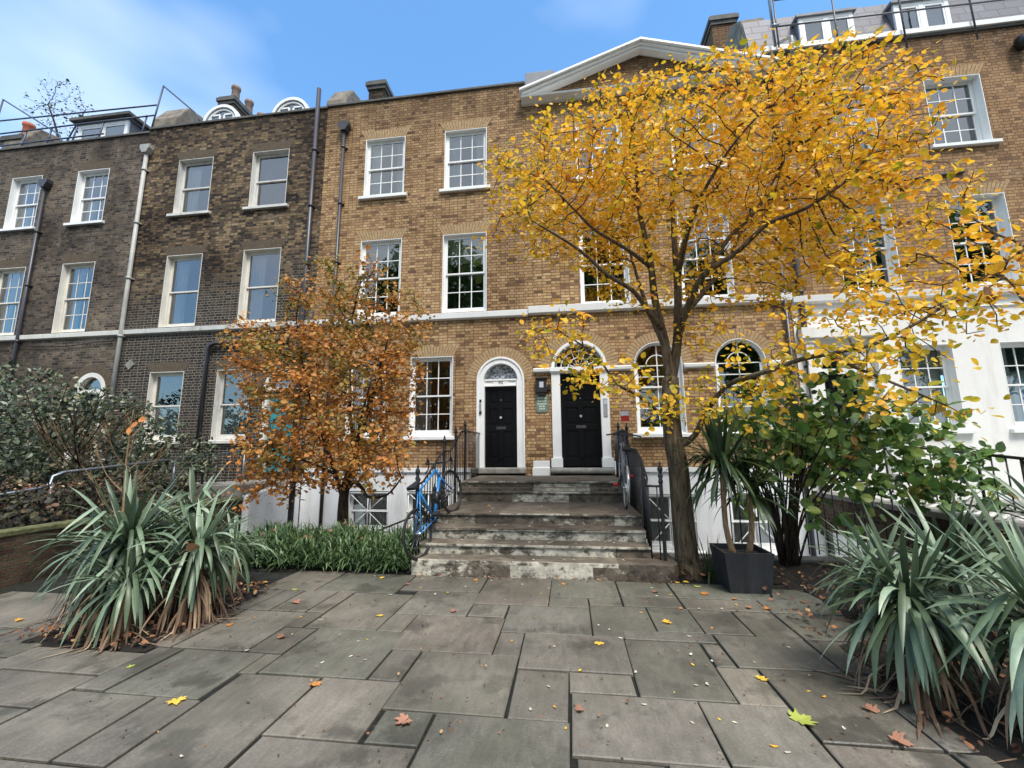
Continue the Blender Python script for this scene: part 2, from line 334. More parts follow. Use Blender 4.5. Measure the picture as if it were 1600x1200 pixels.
alg = t.ramp(t.noise(vo, 1.5, 6, .6), [(.48, 0.0), (.66, 1.0)])
base = t.mix(1.0, base, (.84, .83, .81, 1), 'MULTIPLY')
blt = t.ramp(t.noise(t.scalev(o, (1, 1, 1), (7, 9, 0)), .8, 7, .62), [(.38, .62), (.62, 1.18)])
base = t.mix(1.0, base, blt, 'MULTIPLY')
base = t.mix(t.math('MULTIPLY', alg, .45), base, srgb(86, 86, 70))
damp = t.ramp(t.noise(t.scalev(vo, (1, 1, 1), (31, 3, 0)), 1.9, 6, .6), [(.54, 0.0), (.62, 1.0)])
base = t.mix(t.math('MULTIPLY', damp, .6), base, srgb(62, 62, 57))
blue = t.ramp(t.n('ShaderNodeSeparateXYZ', {'Vector': o}).outputs[1], [(0, 1.0), (1, 0.0)])
lich = t.ramp(t.noise(vo, 26, 3, .5), [(.70, 0.0), (.73, 1.0)])
base = t.mix(t.math('MULTIPLY', lich, .5), base, srgb(158, 156, 144))
ro = t.mix(damp, (.62, .62, .62, 1), (.36, .36, .36, 1))
M['paving'] = t.end(t.princ(base, ro, 0, t.bump(t.math('ADD', t.noise(vo, 9, 6, .6), t.math('MULTIPLY', t.noise(vo, 90, 3), .35)), .006), .4))
M['joint'] = plain('mossy_joint', (.018, .019, .012, 1), .95, var=.4, scale=20, bump=.01)

def leaf_mat(name, stops, transl=.35, rough=.5, spec=.4, vein=0.1):
    t = NT(name); at = t.n('ShaderNodeAttribute', attribute_name='rnd').outputs['Fac']
    c = t.ramp(at, stops)
    n = t.noise(t.obj(), 35, 3); c = t.mix(vein*2, c, t.mix(1.0, c, t.ramp(n, [(.3, .5), (.7, 1.4)]), 'MULTIPLY'))
    p = t.princ(c, rough, 0, None, spec)
    tl = t.n('ShaderNodeBsdfTranslucent', {'Color': c}).outputs[0]
    return t.end(t.n('ShaderNodeMixShader', {0: transl, 1: p, 2: tl}).outputs[0])
M['leaf_yellow'] = leaf_mat('yellow_autumn_leaf', [(0, srgb(140, 146, 40)), (.06, srgb(204, 180, 44)), (.3, srgb(244, 202, 62)), (.6, srgb(244, 186, 50)), (.85, srgb(228, 156, 48)), (.96, srgb(186, 112, 48)), (1, srgb(120, 78, 44))], .42, .5)
M['leaf_copper'] = leaf_mat('copper_autumn_leaf', [(0, srgb(104, 110, 50)), (.2, srgb(142, 130, 60)), (.4, srgb(182, 136, 68)), (.65, srgb(194, 128, 66)), (.85, srgb(222, 154, 66)), (1, srgb(160, 92, 62))], .35, .55)
M['leaf_green'] = leaf_mat('green_shrub_leaf', [(0, srgb(58, 84, 42)), (.45, srgb(98, 132, 66)), (.8, srgb(136, 162, 84)), (.96, srgb(176, 180, 86)), (1, srgb(184, 132, 70))], .35, .4, .5)
M['leaf_dark'] = leaf_mat('dark_evergreen_leaf', [(0, srgb(38, 48, 34)), (.5, srgb(70, 82, 60)), (.85, srgb(106, 116, 88)), (.95, srgb(140, 144, 116)), (1, srgb(136, 108, 76))], .15, .4, .5)
M['leaf_ivy'] = leaf_mat('dark_ivy', [(0, srgb(34, 32, 26)), (.5, srgb(58, 54, 40)), (.85, srgb(86, 86, 56)), (1, srgb(110, 76, 56))], .15, .6)
M['yucca'] = leaf_mat('blue_green_yucca_blade', [(0, srgb(48, 58, 40)), (.3, srgb(72, 88, 62)), (.65, srgb(104, 124, 96)), (.88, srgb(142, 160, 134)), (.96, srgb(170, 178, 150)), (1, srgb(160, 140, 92))], .12, .42, .5)
M['yucca_dark'] = leaf_mat('dark_green_yucca_blade', [(0, srgb(22, 38, 22)), (.6, srgb(48, 70, 38)), (1, srgb(92, 108, 60))], .15, .38, .5)
M['yucca_dead'] = leaf_mat('withered_yucca_blade', [(0, srgb(62, 50, 42)), (.4, srgb(104, 84, 68)), (.75, srgb(146, 122, 100)), (1, srgb(206, 182, 150))], .1, .8, .2)
M['blade'] = leaf_mat('groundcover_blade', [(0, srgb(38, 56, 32)), (.55, srgb(70, 96, 58)), (.93, srgb(118, 140, 92)), (1, srgb(164, 152, 96))], .2, .4, .5)
M['fallen_orange'] = leaf_mat('fallen_orange_leaf', [(0, srgb(186, 116, 56)), (1, srgb(208, 142, 76))], .15, .6)
M['fallen_yellow'] = leaf_mat('fallen_yellow_leaf', [(0, srgb(228, 170, 50)), (1, srgb(238, 200, 80))], .2, .6)
M['fallen_green'] = leaf_mat('fallen_lime_leaf', [(0, srgb(160, 172, 74)), (1, srgb(186, 194, 96))], .2, .6)
M['fallen_brown'] = leaf_mat('fallen_brown_leaf', [(0, srgb(128, 88, 68)), (1, srgb(170, 122, 98))], .1, .7)
M['fallen_pale'] = leaf_mat('fallen_pale_leaf', [(0, srgb(176, 168, 142)), (1, srgb(222, 216, 196))], .1, .7)
M['litter'] = leaf_mat('leaf_litter', [(0, srgb(58, 40, 32)), (.5, srgb(104, 70, 50)), (.85, srgb(156, 106, 70)), (1, srgb(196, 164, 120))], .1, .7)
def bark(name, a, b, sc=9):
    t = NT(name); o = t.obj(); n = t.noise(t.scalev(o, (1, 1, .16)), sc*3, 6, .65, .4)
    n2 = t.noise(o, 3, 5); c = t.mix(t.ramp(n, [(.35, 0.0), (.65, 1.0)]), a, b); c = t.mix(t.math('MULTIPLY', t.ramp(n2, [(.5, 0.0), (.7, 1.0)]), .4), c, srgb(84, 88, 62))
    return t.end(t.princ(c, .9, 0, t.bump(n, .02), .2))
M['bark'] = bark('grey_brown_bark', srgb(54, 44, 36), srgb(112, 96, 78))
M['bark_dark'] = bark('dark_bark', srgb(34, 27, 24), srgb(74, 60, 52), 12)
M['bark_tan'] = bark('pale_tan_bark', srgb(110, 88, 66), srgb(160, 134, 104), 14)

# ---------------------------------------------------------------- geometry: house shells
Y0 = 10.2
def wall_grid(mb, x0, x1, z0, z1, y, ops):
    """front face at depth y with rectangular / arched openings (xa,xb,za,zs,arched); zs = springing for arched ones"""
    xs = sorted({x0, x1, *[v for o in ops for v in (o[0], o[1])]})
    zs = sorted({z0, z1, *[v for o in ops for v in (o[2], o[3], o[3]+((o[1]-o[0])/2 if o[4] else 0))]})
    xs = [x for x in xs if x0 <= x <= x1]; zs = [z for z in zs if z0 <= z <= z1]
    for i in range(len(xs)-1):
        run = None
        for j in range(len(zs)-1):
            cx, cz = (xs[i]+xs[i+1])/2, (zs[j]+zs[j+1])/2
            hole = any(o[0] < cx < o[1] and o[2] < cz < o[3]+((o[1]-o[0])/2 if o[4] else 0) for o in ops)
            if not hole:
                if run is None: run = zs[j]
            if hole and run is not None:
                mb.face([(xs[i], y, run), (xs[i+1], y, run), (xs[i+1], y, zs[j]), (xs[i], y, zs[j])]); run = None
        if run is not None: mb.face([(xs[i], y, run), (xs[i+1], y, run), (xs[i+1], y, zs[-1]), (xs[i], y, zs[-1])])
    for xa, xb, za, zs_, ar in ops:
        if ar:
            r = (xb-xa)/2; cx = (xa+xb)/2; n = 10
            for sgn, cor in ((-1, xa), (1, xb)):
                for k in range(n):
                    a0, a1 = PI/2*k/n, PI/2*(k+1)/n
                    p = [(cx+sgn*r*math.cos(a), y, zs_+r*math.sin(a)) for a in (a0, a1)]
                    mb.face([(cor, y, zs_+r), p[0], p[1]])

def arch_pts(cx, zs, r, n=16): return [(cx+r*math.cos(PI-PI*k/n), zs+r*math.sin(PI*k/n)) for k in range(n+1)]
def arch_ring(mb, cx, zs, r0, r1, ya, yb, n=18):
    A = arch_pts(cx, zs, r0, n); B = arch_pts(cx, zs, r1, n)
    for k in range(n): mb.prism([A[k], A[k+1], B[k+1], B[k]], 'y', ya, yb)

def flat_arch(parent, cx, z, wdt, h=.27, dark=False, y=Y0):
    """rubbed brick flat arch: fanned voussoirs with thin joints, 4 mm proud of the wall"""
    mb = MB(); n = 17; spl = .16
    for k in range(n):
        a0 = -1+2*(k+.08)/n; a1 = -1+2*(k+.92)/n; e = random.uniform(-.006, .006)
        b = wdt/2; tp = wdt/2+spl
        mb.prism([(cx+a0*b, z), (cx+a1*b, z), (cx+a1*tp, z+h+e), (cx+a0*tp, z+h+e)], 'y', y-.004, y+.02)
    mb.mi = 1; mb.prism([(cx-wdt/2, z+.002), (cx+wdt/2, z+.002), (cx+wdt/2+spl, z+h-.004), (cx-wdt/2-spl, z+h-.004)], 'y', y-.002, y+.018)
    mb.build('window_arch', [M['gauged_dark'] if dark else M['gauged'], M['gauged_mortar']], parent)

def round_arch(parent, cx, zs, r, h=.25, dark=False):
    mb = MB(); n = max(17, int(r*48))
    for k in range(n):
        a0 = PI*(k+.08)/n; a1 = PI*(k+.92)/n
        P = lambda rr, a: (cx-rr*math.cos(a), zs+rr*math.sin(a))
        mb.prism([P(r, a0), P(r, a1), P(r+h, a1), P(r+h, a0)], 'y', Y0-.004, Y0+.02)
    mb.mi = 1; arch_ring(mb, cx, zs, r+.002, r+h-.003, Y0-.002, Y0+.018)
    mb.build('door_arch', [M['gauged_dark'] if dark else M['gauged'], M['gauged_mortar']], parent)

def curtain_mesh(parent, x0, x1, z0, z1, y, mat, name='curtain', amp=.025, wl=.09):
    n = max(8, int((x1-x0)/.02)); V = []; Fc = []
    ph = random.random()*6
    for i in range(n+1):
        x = x0+(x1-x0)*i/n; yy = y+amp*math.sin(2*PI*x/wl+ph)+amp*.5*math.sin(5.3*x/wl)
        V += [(x, yy, z0), (x, yy*1.0, z1)]
    for i in range(n): Fc.append((2*i, 2*i+2, 2*i+3, 2*i+1))
    o = np_mesh(name, np.array(V), np.array(Fc), mat, parent, smooth=True); return o

def window(house, x0, x1, z0, z1, cols=3, rows=(2, 2), depth=.13, sill=True, paint='white', arched=False, inside=None, sillp=None, name='window', arch=True, dark=False, y=Y0):
    """box sash window. z1 = springing when arched. inside: None / 'curtain' / 'blind' / 'nets' / 'shutter'"""
    P = M[paint]; w_ = x1-x0; cx = (x0+x1)/2; r = w_/2
    ztop = z1+(r if arched else 0)
    mb = MB()
    # painted reveal lining
    th = .018
    mb.box(x0, x0+th, y-.004, y+depth, z0, z1); mb.box(x1-th, x1, y-.004, y+depth, z0, z1)
    mb.box(x0+th, x1-th, y+.001, y+depth, z0, z0+.02)
    if arched: arch_ring(mb, cx, z1, r-th, r, y-.004, y+depth)
    else: mb.box(x0+th, x1-th, y-.003, y+depth, z1-th, z1)
    # box frame
    fb = .045; ya, yb = y+depth-.03, y+depth+.05
    a0, a1 = x0+th, x1-th
    mb.box(a0, a0+fb, ya, yb, z0+.02, z1); mb.box(a1-fb, a1, ya, yb, z0+.02, z1)
    mb.box(a0+fb, a1-fb, ya+.001, yb, z0+.02, z0+.075)
    if arched: arch_ring(mb, cx, z1, r-th-fb, r-th, ya, yb)
    else: mb.box(a0+fb, a1-fb, ya+.001, yb, z1-fb-th, z1-th)
    fr = mb.build(name, P, house, bevel=.003)
    # sashes
    s0, s1 = a0+fb, a1-fb; zb = z0+.075; zt = (z1-fb-th) if not arched else z1+.0
    tot = (ztop-.06-zb) if arched else (zt-zb)
    zm = zb+tot*(rows[1]/(rows[0]+rows[1])) if rows[0] else zb+tot*.5
    gb = .022; st = .045
    def sash(za, zbb, yy, nr, nm, dome=False):
        m = MB(); m.box(s0, s0+st, yy, yy+.035, za, zbb); m.box(s1-st, s1, yy, yy+.035, za, zbb)
        m.box(s0+st, s1-st, yy+.001, yy+.034, za, za+(.075 if nm == 'lower_sash' else .04))
        if not dome: m.box(s0+st, s1-st, yy+.001, yy+.034, zbb-.04, zbb)
        for k in range(1, cols):
            x = s0+st+(s1-s0-2*st)*k/cols; top = zbb-.04
            if dome: top = z1+math.sqrt(max(0, (r-th-fb)**2-(x-cx)**2))-.005
            m.box(x-gb/2, x+gb/2, yy+.006, yy+.03, za+.04, top)
        for k in range(1, max(nr, 1)):
            z = za+.04+(zbb-za-.08)*k/nr; m.box(s0+st, s1-st, yy+.008, yy+.029, z-gb/2, z+gb/2)
        if dome:
            m.box(s0+st, s1-st, yy+.0075, yy+.0285, z1-gb/2, z1+gb/2)
            arch_ring(m, cx, z1, (r-th-fb)*.5, (r-th-fb)*.5+gb, yy+.009, yy+.028, 12)
        m.build(nm, P, fr)
    sash(zb, zm+.02, y+depth+.012, rows[1], 'lower_sash')
    sash(zm-.02, zt, y+depth-.026, rows[0], 'upper_sash', arched)
    g = MB(); yy = y+depth+.03
    g.face([(s0+.01, yy, zb), (s1-.01, yy, zb), (s1-.01, yy, zm), (s0+.01, yy, zm)])
    yy = y+depth-.010
    if arched:
        A = arch_pts(cx, z1, r-th-fb+.01, 16); g.face([(s0+.01, yy, zm), (s1-.01, yy, zm)]+[(a, yy, b) for a, b in A[::-1]])
    else: g.face([(s0+.01, yy, zm), (s1-.01, yy, zm), (s1-.01, yy, zt), (s0+.01, yy, zt)])
    g.build('glass', M['glass'], fr)
    if sill:
        pj = sillp or .09; m = MB()
        m.prism([(y-pj, z0-.10), (y-pj, z0-.02), (y+.05, z0+.004), (y+.05, z0-.10)], 'x', x0-.11, x1+.11)
        m.build('sill', P, fr, bevel=.006)
    yi = y+depth+.12
    if inside == 'curtain':
        ww = (s1-s0)
        curtain_mesh(fr, s0, s0+ww*.3, z0, ztop, yi, M['curtain']); curtain_mesh(fr, s1-ww*.26, s1, z0, ztop, yi, M['curtain'])
    elif inside == 'left':
        curtain_mesh(fr, s0, s0+(s1-s0)*.42, z0, ztop, yi, M['curtain'])
    elif inside == 'full':
        curtain_mesh(fr, s0, s1, z0, ztop, yi, M['curtain'], amp=.012)
    elif inside == 'nets':
        curtain_mesh(fr, s0, s1, z0, zm, yi, M['curtain'], amp=.012, wl=.07)
    elif inside == 'blind':
        m = MB(); m.box(s0, s1, yi, yi+.01, ztop-(ztop-z0)*.34, ztop); m.build('blind', M['blind'], fr)
    elif inside == 'shutter':
        m = MB(); m.box(s0, s0+(s1-s0)*.42, yi, yi+.02, z0, z0+(ztop-z0)*.5)
        m.build('shutter', M['curtain'], fr)
    if arch and not arched: flat_arch(house, cx, z1+.003, w_, dark=dark, y=y)
    if arch and arched: round_arch(house, cx, z1, r+.003, .24, dark)
    return fr

def downpipe(house, x, z0, z1, mat, hopper=True, r=.045, lean=0):
    m = MB(); y = Y0-.085
    m.tube([(x+lean, y, z0), (x, y, z1)], r, 10)
    z = z0+.9
    while z < z1-.3: m.lathe((x+lean*(1-(z-z0)/(z1-z0)), y, z), [(r, 0), (r*1.28, .0), (r*1.28, .07), (r, .07)], 10); m.box(x-.09, x+.09, y+.04, Y0, z+.015, z+.05); z += 1.75
    p = m.build('downpipe', mat, house)
    if hopper:
        h = MB(); h.prism([(x-.07, z1), (x+.07, z1), (x+.16, z1+.16), (x+.16, z1+.27), (x-.16, z1+.27), (x-.16, z1+.16)], 'y', y-.1, y+.08)
        h.build('hopper', mat, p, bevel=.006)
    return p

def house_shell(name, label, x0, x1, brick, z0, ztop, ops, coping='coping', ends=()):
    h = thing(name, label, 'terraced house', ((x0+x1)/2, Y0, 0), 'houses of the brick terrace')
    h.location = (0, 0, 0)
    m = MB(); wall_grid(m, x0, x1, z0, ztop, Y0, ops)
    m.face([(x0, Y0+.32, 11.0), (x0, Y0+.32, ztop), (x1, Y0+.32, ztop), (x1, Y0+.32, 11.0)])     # back of the parapet
    yb = Y0+8
    if 'l' in ends: m.face([(x0, yb, z0), (x0, Y0, z0), (x0, Y0, ztop), (x0, yb, ztop)])
    if 'r' in ends: m.face([(x1, Y0, z0), (x1, yb, z0), (x1, yb, ztop), (x1, Y0, ztop)])
    m.face([(x1, yb, z0), (x0, yb, z0), (x0, yb, ztop), (x1, yb, ztop)])
    m.build('wall', brick, h)
    c = MB(); c.box(x0+.003, x1-.003, Y0-.045, Y0+.36, ztop, ztop+.07); c.build('coping', M[coping], h, bevel=.01)
    i = MB(); e = .06
    for z in (-1.3, 1.1, 4.5, 7.9, 11.2): i.box(x0+e, x1-e, Y0+.5, yb-.1, z-.15, z)
    i.box(x0+e, x0+e+.1, Y0+.3, yb-.1, z0, 11.2); i.box(x1-e-.1, x1-e, Y0+.3, yb-.1, z0, 11.2)
    i.box(x0+e+.1, x1-e-.1, Y0+3.6, Y0+3.7, z0, 11.2)
    cx = (x0+x1)/2; i.box(cx-.05, cx+.05, Y0+.6, Y0+3.6, z0, 11.2)
    i.build('interior', M['interior'], h)
    return h

SF = (8.66, 10.45); FF = (5.16, 7.34)      # second-floor and first-floor window heights
# ---- house 1: far left, dark grey-brown
c1a, c1b = (-17.6, -16.45), (-15.12, -13.97)
ops1 = [(*c1a, *SF, False), (*c1b, *SF, False), (*c1a, *FF, False), (*c1b, *FF, False), (-17.5, -16.5, 1.95, 3.9, False), (-14.0, -12.98, 1.1, 3.4, True)]
H1 = house_shell('terraced_house', 'soot-dark grey-brown brick terraced house at the left end with guard rails on its roof', -19.6, -12.7, M['brick_grey'], -1.3, 11.5, ops1, ends=('l',))
for c in (c1a, c1b): window(H1, *c, *SF, depth=.17, paint='white', inside='shutter', dark=True)
for c in (c1a, c1b): window(H1, *c, *FF, depth=.17, paint='cream', inside='left', sill=False, dark=True)
window(H1, -17.5, -16.5, 1.95, 3.9, depth=.17, paint='cream', dark=True)
# ---- house 2: mottled, black below
c2a, c2b = (-11.53, -10.36), (-9.05, -7.88)
ops2 = [(*c2a, *SF, False), (*c2b, *SF, False), (*c2a, *FF, False), (*c2b, *FF, False), (-11.6, -10.52, 1.95, 3.86, False), (-9.5, -8.45, 1.95, 3.86, False), (-8.06, -7.0, 1.05, 3.3, True)]
H2 = house_shell('terraced_house', 'mottled tan and black brick house with plain two-pane windows and a teal door', -12.7, -6.75, M['brick_mottled'], -1.3, 11.62, ops2)
for c in (c2a, c2b): window(H2, *c, *SF, cols=1, rows=(1, 1), depth=.17, paint='oldwhite', dark=True, inside='left' if c is c2a else None)
for c in (c2a, c2b): window(H2, *c, *FF, cols=1, rows=(1, 1), depth=.17, paint='cream', sill=False, inside='left', dark=True)
window(H2, -11.6, -10.52, 1.95, 3.86, cols=1, rows=(1, 1), depth=.17, paint='cream', inside='nets', dark=True)
window(H2, -9.5, -8.45, 1.95, 3.86, cols=1, rows=(1, 1), depth=.17, paint='oldwhite', inside='nets', dark=True)
# ---- house 3: number 90
c3a, c3b = (-5.5, -4.32), (-3.17, -1.98)
base3 = [(-5.5, -4.4, -.35, .66, False), (-3.95, -2.85, -.35, .66, False)]
ops3 = [(*c3a, *SF, False), (*c3b, *SF, False), (*c3a, *FF, False), (*c3b, *FF, False), (-5.68, -4.62, 1.98, 4.0, False), (-3.97, -2.84, 1.98, 4.0, False), (-2.21, -1.04, 1.0, 3.33, True)]+base3
H3 = house_shell('terraced_house', 'yellow-brown brick house with white sashes and the arched black door numbered 90', -6.75, -.9, M['brick_yellow'], -1.3, 11.66, ops3)
SF3 = (8.8, 10.47)
for c, i in ((c3a, 'curtain'), (c3b, 'curtain')): window(H3, *c, *SF, inside=i)
for c, i in ((c3a, 'blind'), (c3b, 'blind')): window(H3, *c, *FF, inside=i, sill=False)
window(H3, -5.68, -4.62, 1.98, 4.0); window(H3, -3.97, -2.84, 1.98, 4.0, inside='left')
# ---- house 4: pedimented, two arched windows
c4a, c4b = (.42, 1.63), (2.86, 4.06)
base4 = [(1.7, 2.8, -.6, .62, False), (3.5, 4.6, -.6, .62, False)]
ops4 = [(*c4a, *SF, False), (*c4b, *SF, False), (*c4a, *FF, False), (*c4b, *FF, False), (1.62, 2.74, 1.98, 3.6, True), (3.47, 4.6, 1.98, 3.6, True), (-.36, .99, 1.0, 3.6, True)]+base4
H4 = house_shell('terraced_house', 'brick house under the white pediment with two arched ground floor windows', -.9, 5.25, M['brick_pair'], -1.3, 11.1, ops4, coping='coping')
for c in (c4a, c4b): window(H4, *c, *SF)
for c in (c4a, c4b): window(H4, *c, *FF, sill=False, inside='blind' if c is c4b else None)
for a, b in ((1.62, 2.74), (3.47, 4.6)): window(H4, a, b, 1.98, 3.6, cols=2, rows=(2, 2), arched=True, sillp=.12)
# ---- house 5: stucco ground floor, mansard
c5a, c5b = (6.45, 7.67), (8.82, 10.04)
ops5 = [(*c5a, *SF, False), (*c5b, *SF, False), (*c5a, *FF, False), (*c5b, *FF, False)]
H5 = house_shell('terraced_house', 'orange-brown brick house at the right end with white stucco ground floor and slate mansard', 5.25, 16.4, M['brick_orange'], 5.0, 11.62, ops5, coping='coping', ends=('r',))
for c in (c5a, c5b): window(H5, *c, *SF, depth=.2); window(H5, *c, *FF, depth=.2, sill=False)
ops5g = [(7.32, 8.42, 1.98, 3.85, False), (9.32, 10.5, 1.98, 3.85, False), (5.6, 6.7, 1.05, 3.35, True)]
m = MB(); ys = Y0-.03; wall_grid(m, 5.25, 16.4, -1.3, 5.0, ys, ops5g); m.face([(5.25, Y0, -1.3), (5.25, ys, -1.3), (5.25, ys, 5.0), (5.25, Y0, 5.0)])
m.face([(16.4, ys, -1.3), (16.4, Y0+8, -1.3), (16.4, Y0+8, 5), (16.4, ys, 5)])
m.build('stucco_wall', M['stucco'], H5)
for a, b, i in ((7.32, 8.42, 'full'), (9.32, 10.5, 'curtain')): window(H5, a, b, 1.98, 3.85, depth=.2, inside=i, arch=False, y=ys)

def course(house, x0, x1, z0, z1, pj, mat, name='string_course'):
    m = MB(); m.prism([(Y0-pj, z0+.03), (Y0-pj*1.15, z1-.03), (Y0-.003, z1), (Y0-.003, z0)], 'x', x0, x1); return m.build(name, M[mat], house, bevel=.006)
course(H1, -19.6, -12.705, 4.96, 5.14, .07, 'cream'); course(H2, -12.695, -6.755, 4.96, 5.14, .08, 'oldwhite')
course(H3, -6.745, -.905, 4.94, 5.14, .09, 'white'); course(H4, -.895, 5.245, 4.97, 5.2, .12, 'white'); course(H5, 5.255, 16.4, 4.9, 5.1, .14, 'white')
course(H5, 5.255, 16.4, 4.62, 4.7, .06, 'stucco', 'stucco_band')
course(H4, 1.0, 1.6, 3.48, 3.61, .075, 'white', 'impost_band'); course(H4, -.8, -.38, 3.48, 3.61, .075, 'white', 'impost_band')
course(H4, 2.76, 3.45, 3.48, 3.61, .075, 'white', 'impost_band'); course(H4, 4.62, 5.2, 3.48, 3.61, .075, 'white', 'impost_band')
# white painted basements (with grilled windows)
for H, xa, xb, ops in ((H3, -6.74, -2.35, base3), (H4, 1.15, 5.24, base4)):
    m = MB(); wall_grid(m, xa, xb, -1.3, 1.1, Y0-.05, ops); m.box(xa, xb, Y0-.09, Y0-.002, 1.1, 1.2)
    m.face([(xa, Y0, -1.3), (xa, Y0, 1.1), (xa, Y0-.05, 1.1), (xa, Y0-.05, -1.3)]); m.face([(xb, Y0-.05, -1.3), (xb, Y0-.05, 1.1), (xb, Y0, 1.1), (xb, Y0, -1.3)])
    m.build('basement_wall', M['basewhite'], H)
    for o_ in ops:
        fr = window(H, o_[0], o_[1], o_[2], o_[3], cols=2, rows=(1, 1), depth=.16, arch=False, y=Y0-.05, inside='full')
        g = MB(); a, b, c, d = o_[0]+.04, o_[1]-.04, o_[2]+.06, o_[3]-.06; yg = Y0-.03; rr = .013; mx_, mz = (a+b)/2, (c+d)/2
        for x in (a, mx_, b): g.tube([(x, yg, c), (x, yg, d)], rr, 6)
        for z in (c, mz, d): g.tube([(a, yg, z), (b, yg, z)], rr, 6)
        for xa_, xb_ in ((a, mx_), (mx_, b)):
            for za_, zb_ in ((c, mz), (mz, d)):
                up_ = (xa_ == a) == (za_ == c)
                g.tube([(xa_, yg+.01, za_ if up_ else zb_), (xb_, yg+.01, zb_ if up_ else za_)], rr*.8, 6)
        for x in (a, mx_, b):
            for z in (c, mz, d): g.lathe((x, yg-.02, z-.02), [(.002, 0), (.035, .02), (.002, .04)], 4)
        g.build('window_grille', M['white'], fr)

# ---- doors
def panel_door(house, x0, x1, z0, z1, y, mat, knob=True, mid=.5):
    m = MB(); m.box(x0, x1, y+.03, y+.06, z0, z1); w_ = x1-x0; s = .11
    zs = [z0, z0+.2, z0+.86, z0+1.0, z0+1.42, z0+1.54, z1-.1, z1]
    m.box(x0, x0+s, y, y+.03, z0, z1); m.box(x1-s, x1, y, y+.03, z0, z1); cx = (x0+x1)/2; m.box(cx-s*.55, cx+s*.55, y, y+.03, z0+.2, z1-.1)
    for a, b in ((zs[0], zs[1]), (zs[2], zs[3]), (zs[4], zs[5]), (zs[6], zs[7])):
        m.box(x0+s, cx-s*.55, y+.0005, y+.03, a, b); m.box(cx+s*.55, x1-s, y+.0005, y+.03, a, b)
    for a, b in ((zs[1], zs[2]), (zs[3], zs[4]), (zs[5], zs[6])):
        for p, q in ((x0+s, cx-s*.55), (cx+s*.55, x1-s)): m.box(p+.05, q-.05, y+.014, y+.031, a+.05, b-.05)
    d = m.build('front_door', mat, house, bevel=.004)
    if knob:
        k = MB(); k.tube([(cx, y+.001, z0+1.19), (cx, y-.03, z0+1.19), (cx, y-.035, z0+1.19), (cx, y-.075, z0+1.19)], [.012, .012, .036, .03], 12); k.build('door_knob', M['chrome'], d)
        k = MB(); k.box(cx-.12, cx+.12, y-.012, y, z0+.9, z0+.97); k.build('letter_plate', M['pipe_dark'], d, bevel=.003)
        k = MB(); k.tube([(cx, y-.002, z0+1.63), (cx, y-.008, z0+1.63)], [.013, .011], 10); k.build('spy_hole', M['chrome'], d)
    return d
def text_mesh(body, size, loc, mat, parent, name, ext=.002):
    cu = bpy.data.curves.new(name, 'FONT'); cu.body = body; cu.size = size; cu.extrude = ext; cu.align_x = 'CENTER'; cu.align_y = 'CENTER'
    to = bpy.data.objects.new(name+'_tmp', cu); col.objects.link(to); bpy.context.view_layer.update()
    me = bpy.data.meshes.new_from_object(to.evaluated_get(bpy.context.evaluated_depsgraph_get()))
    bpy.data.objects.remove(to); me.name = name; me.materials.clear(); me.materials.append(mat)
    o = bpy.data.objects.new(name, me); col.objects.link(o); o.rotation_euler = (PI/2, 0, 0); o.location = loc
    if parent: o.parent = parent
    return o
# door 90
cx, r = -1.625, .585
m = MB(); yd = Y0+.10
m.box(-2.21, -2.03, Y0-.012, yd+.08, 1.2, 3.33); m.box(-1.22, -1.04, Y0-.012, yd+.08, 1.2, 3.33)
arch_ring(m, cx, 3.33, .43, .585, Y0-.012, yd+.08); arch_ring(m, cx, 3.33, .55, .60, Y0-.035, Y0-.012)
m.box(-2.225, -2.18, Y0-.035, Y0-.012, 1.2, 3.33); m.box(-1.07, -1.025, Y0-.035, Y0-.012, 1.2, 3.33)
tr_ = MB(); tr_.box(-2.03, -1.22, yd-.05, yd+.07, 3.19, 3.36); tr_.box(-2.03, -1.22, yd-.075, yd-.05, 3.33, 3.37); tr_.box(-2.03, -1.22, yd-.07, yd-.05, 3.19, 3.225)
tr_.box(cx-.19, cx+.19, yd-.062, yd-.05, 3.225, 3.33)
dc = m.build('door_surround', M['white'], H3, bevel=.004); tm = tr_.build('transom', M['white'], dc, bevel=.003)
text_mesh('90', .12, (cx, yd-.0645, 3.278), M['pipe_dark'], tm.parent, 'door_number')
m = MB(); A = arch_pts(cx, 3.37, .44, 18); m.face([(a, yd+.03, b) for a, b in A[::-1]]); m.build('fanlight', M['glass_obscured'], dc)
panel_door(H3, -2.03, -1.22, 1.22, 3.19, yd+.0, M['door_black'])
m = MB(); m.prism([(Y0-.14, 1.06), (Y0-.16, 1.08), (Y0-.16, 1.17), (Y0-.14, 1.2), (Y0+.2, 1.2), (Y0+.2, 1.06)], 'x', -2.3, -1.0); m.build('door_sill', M['stone_grey'], H3, bevel=.01)
m = MB(); m.box(-2.15, -2.10, Y0-.035, Y0-.012, 2.80, 2.86); m.box(-2.155, -2.095, Y0-.04, Y0-.012, 2.5, 2.57); m.build('doorbell', M['black_iron'], dc, bevel=.003)
m = MB(); m.box(-2.155, -2.10, Y0-.03, Y0-.012, 2.6, 2.76); m.build('entry_phone', M['chrome'], dc, bevel=.003)
round_arch(H3, cx, 3.33, .605, .25)
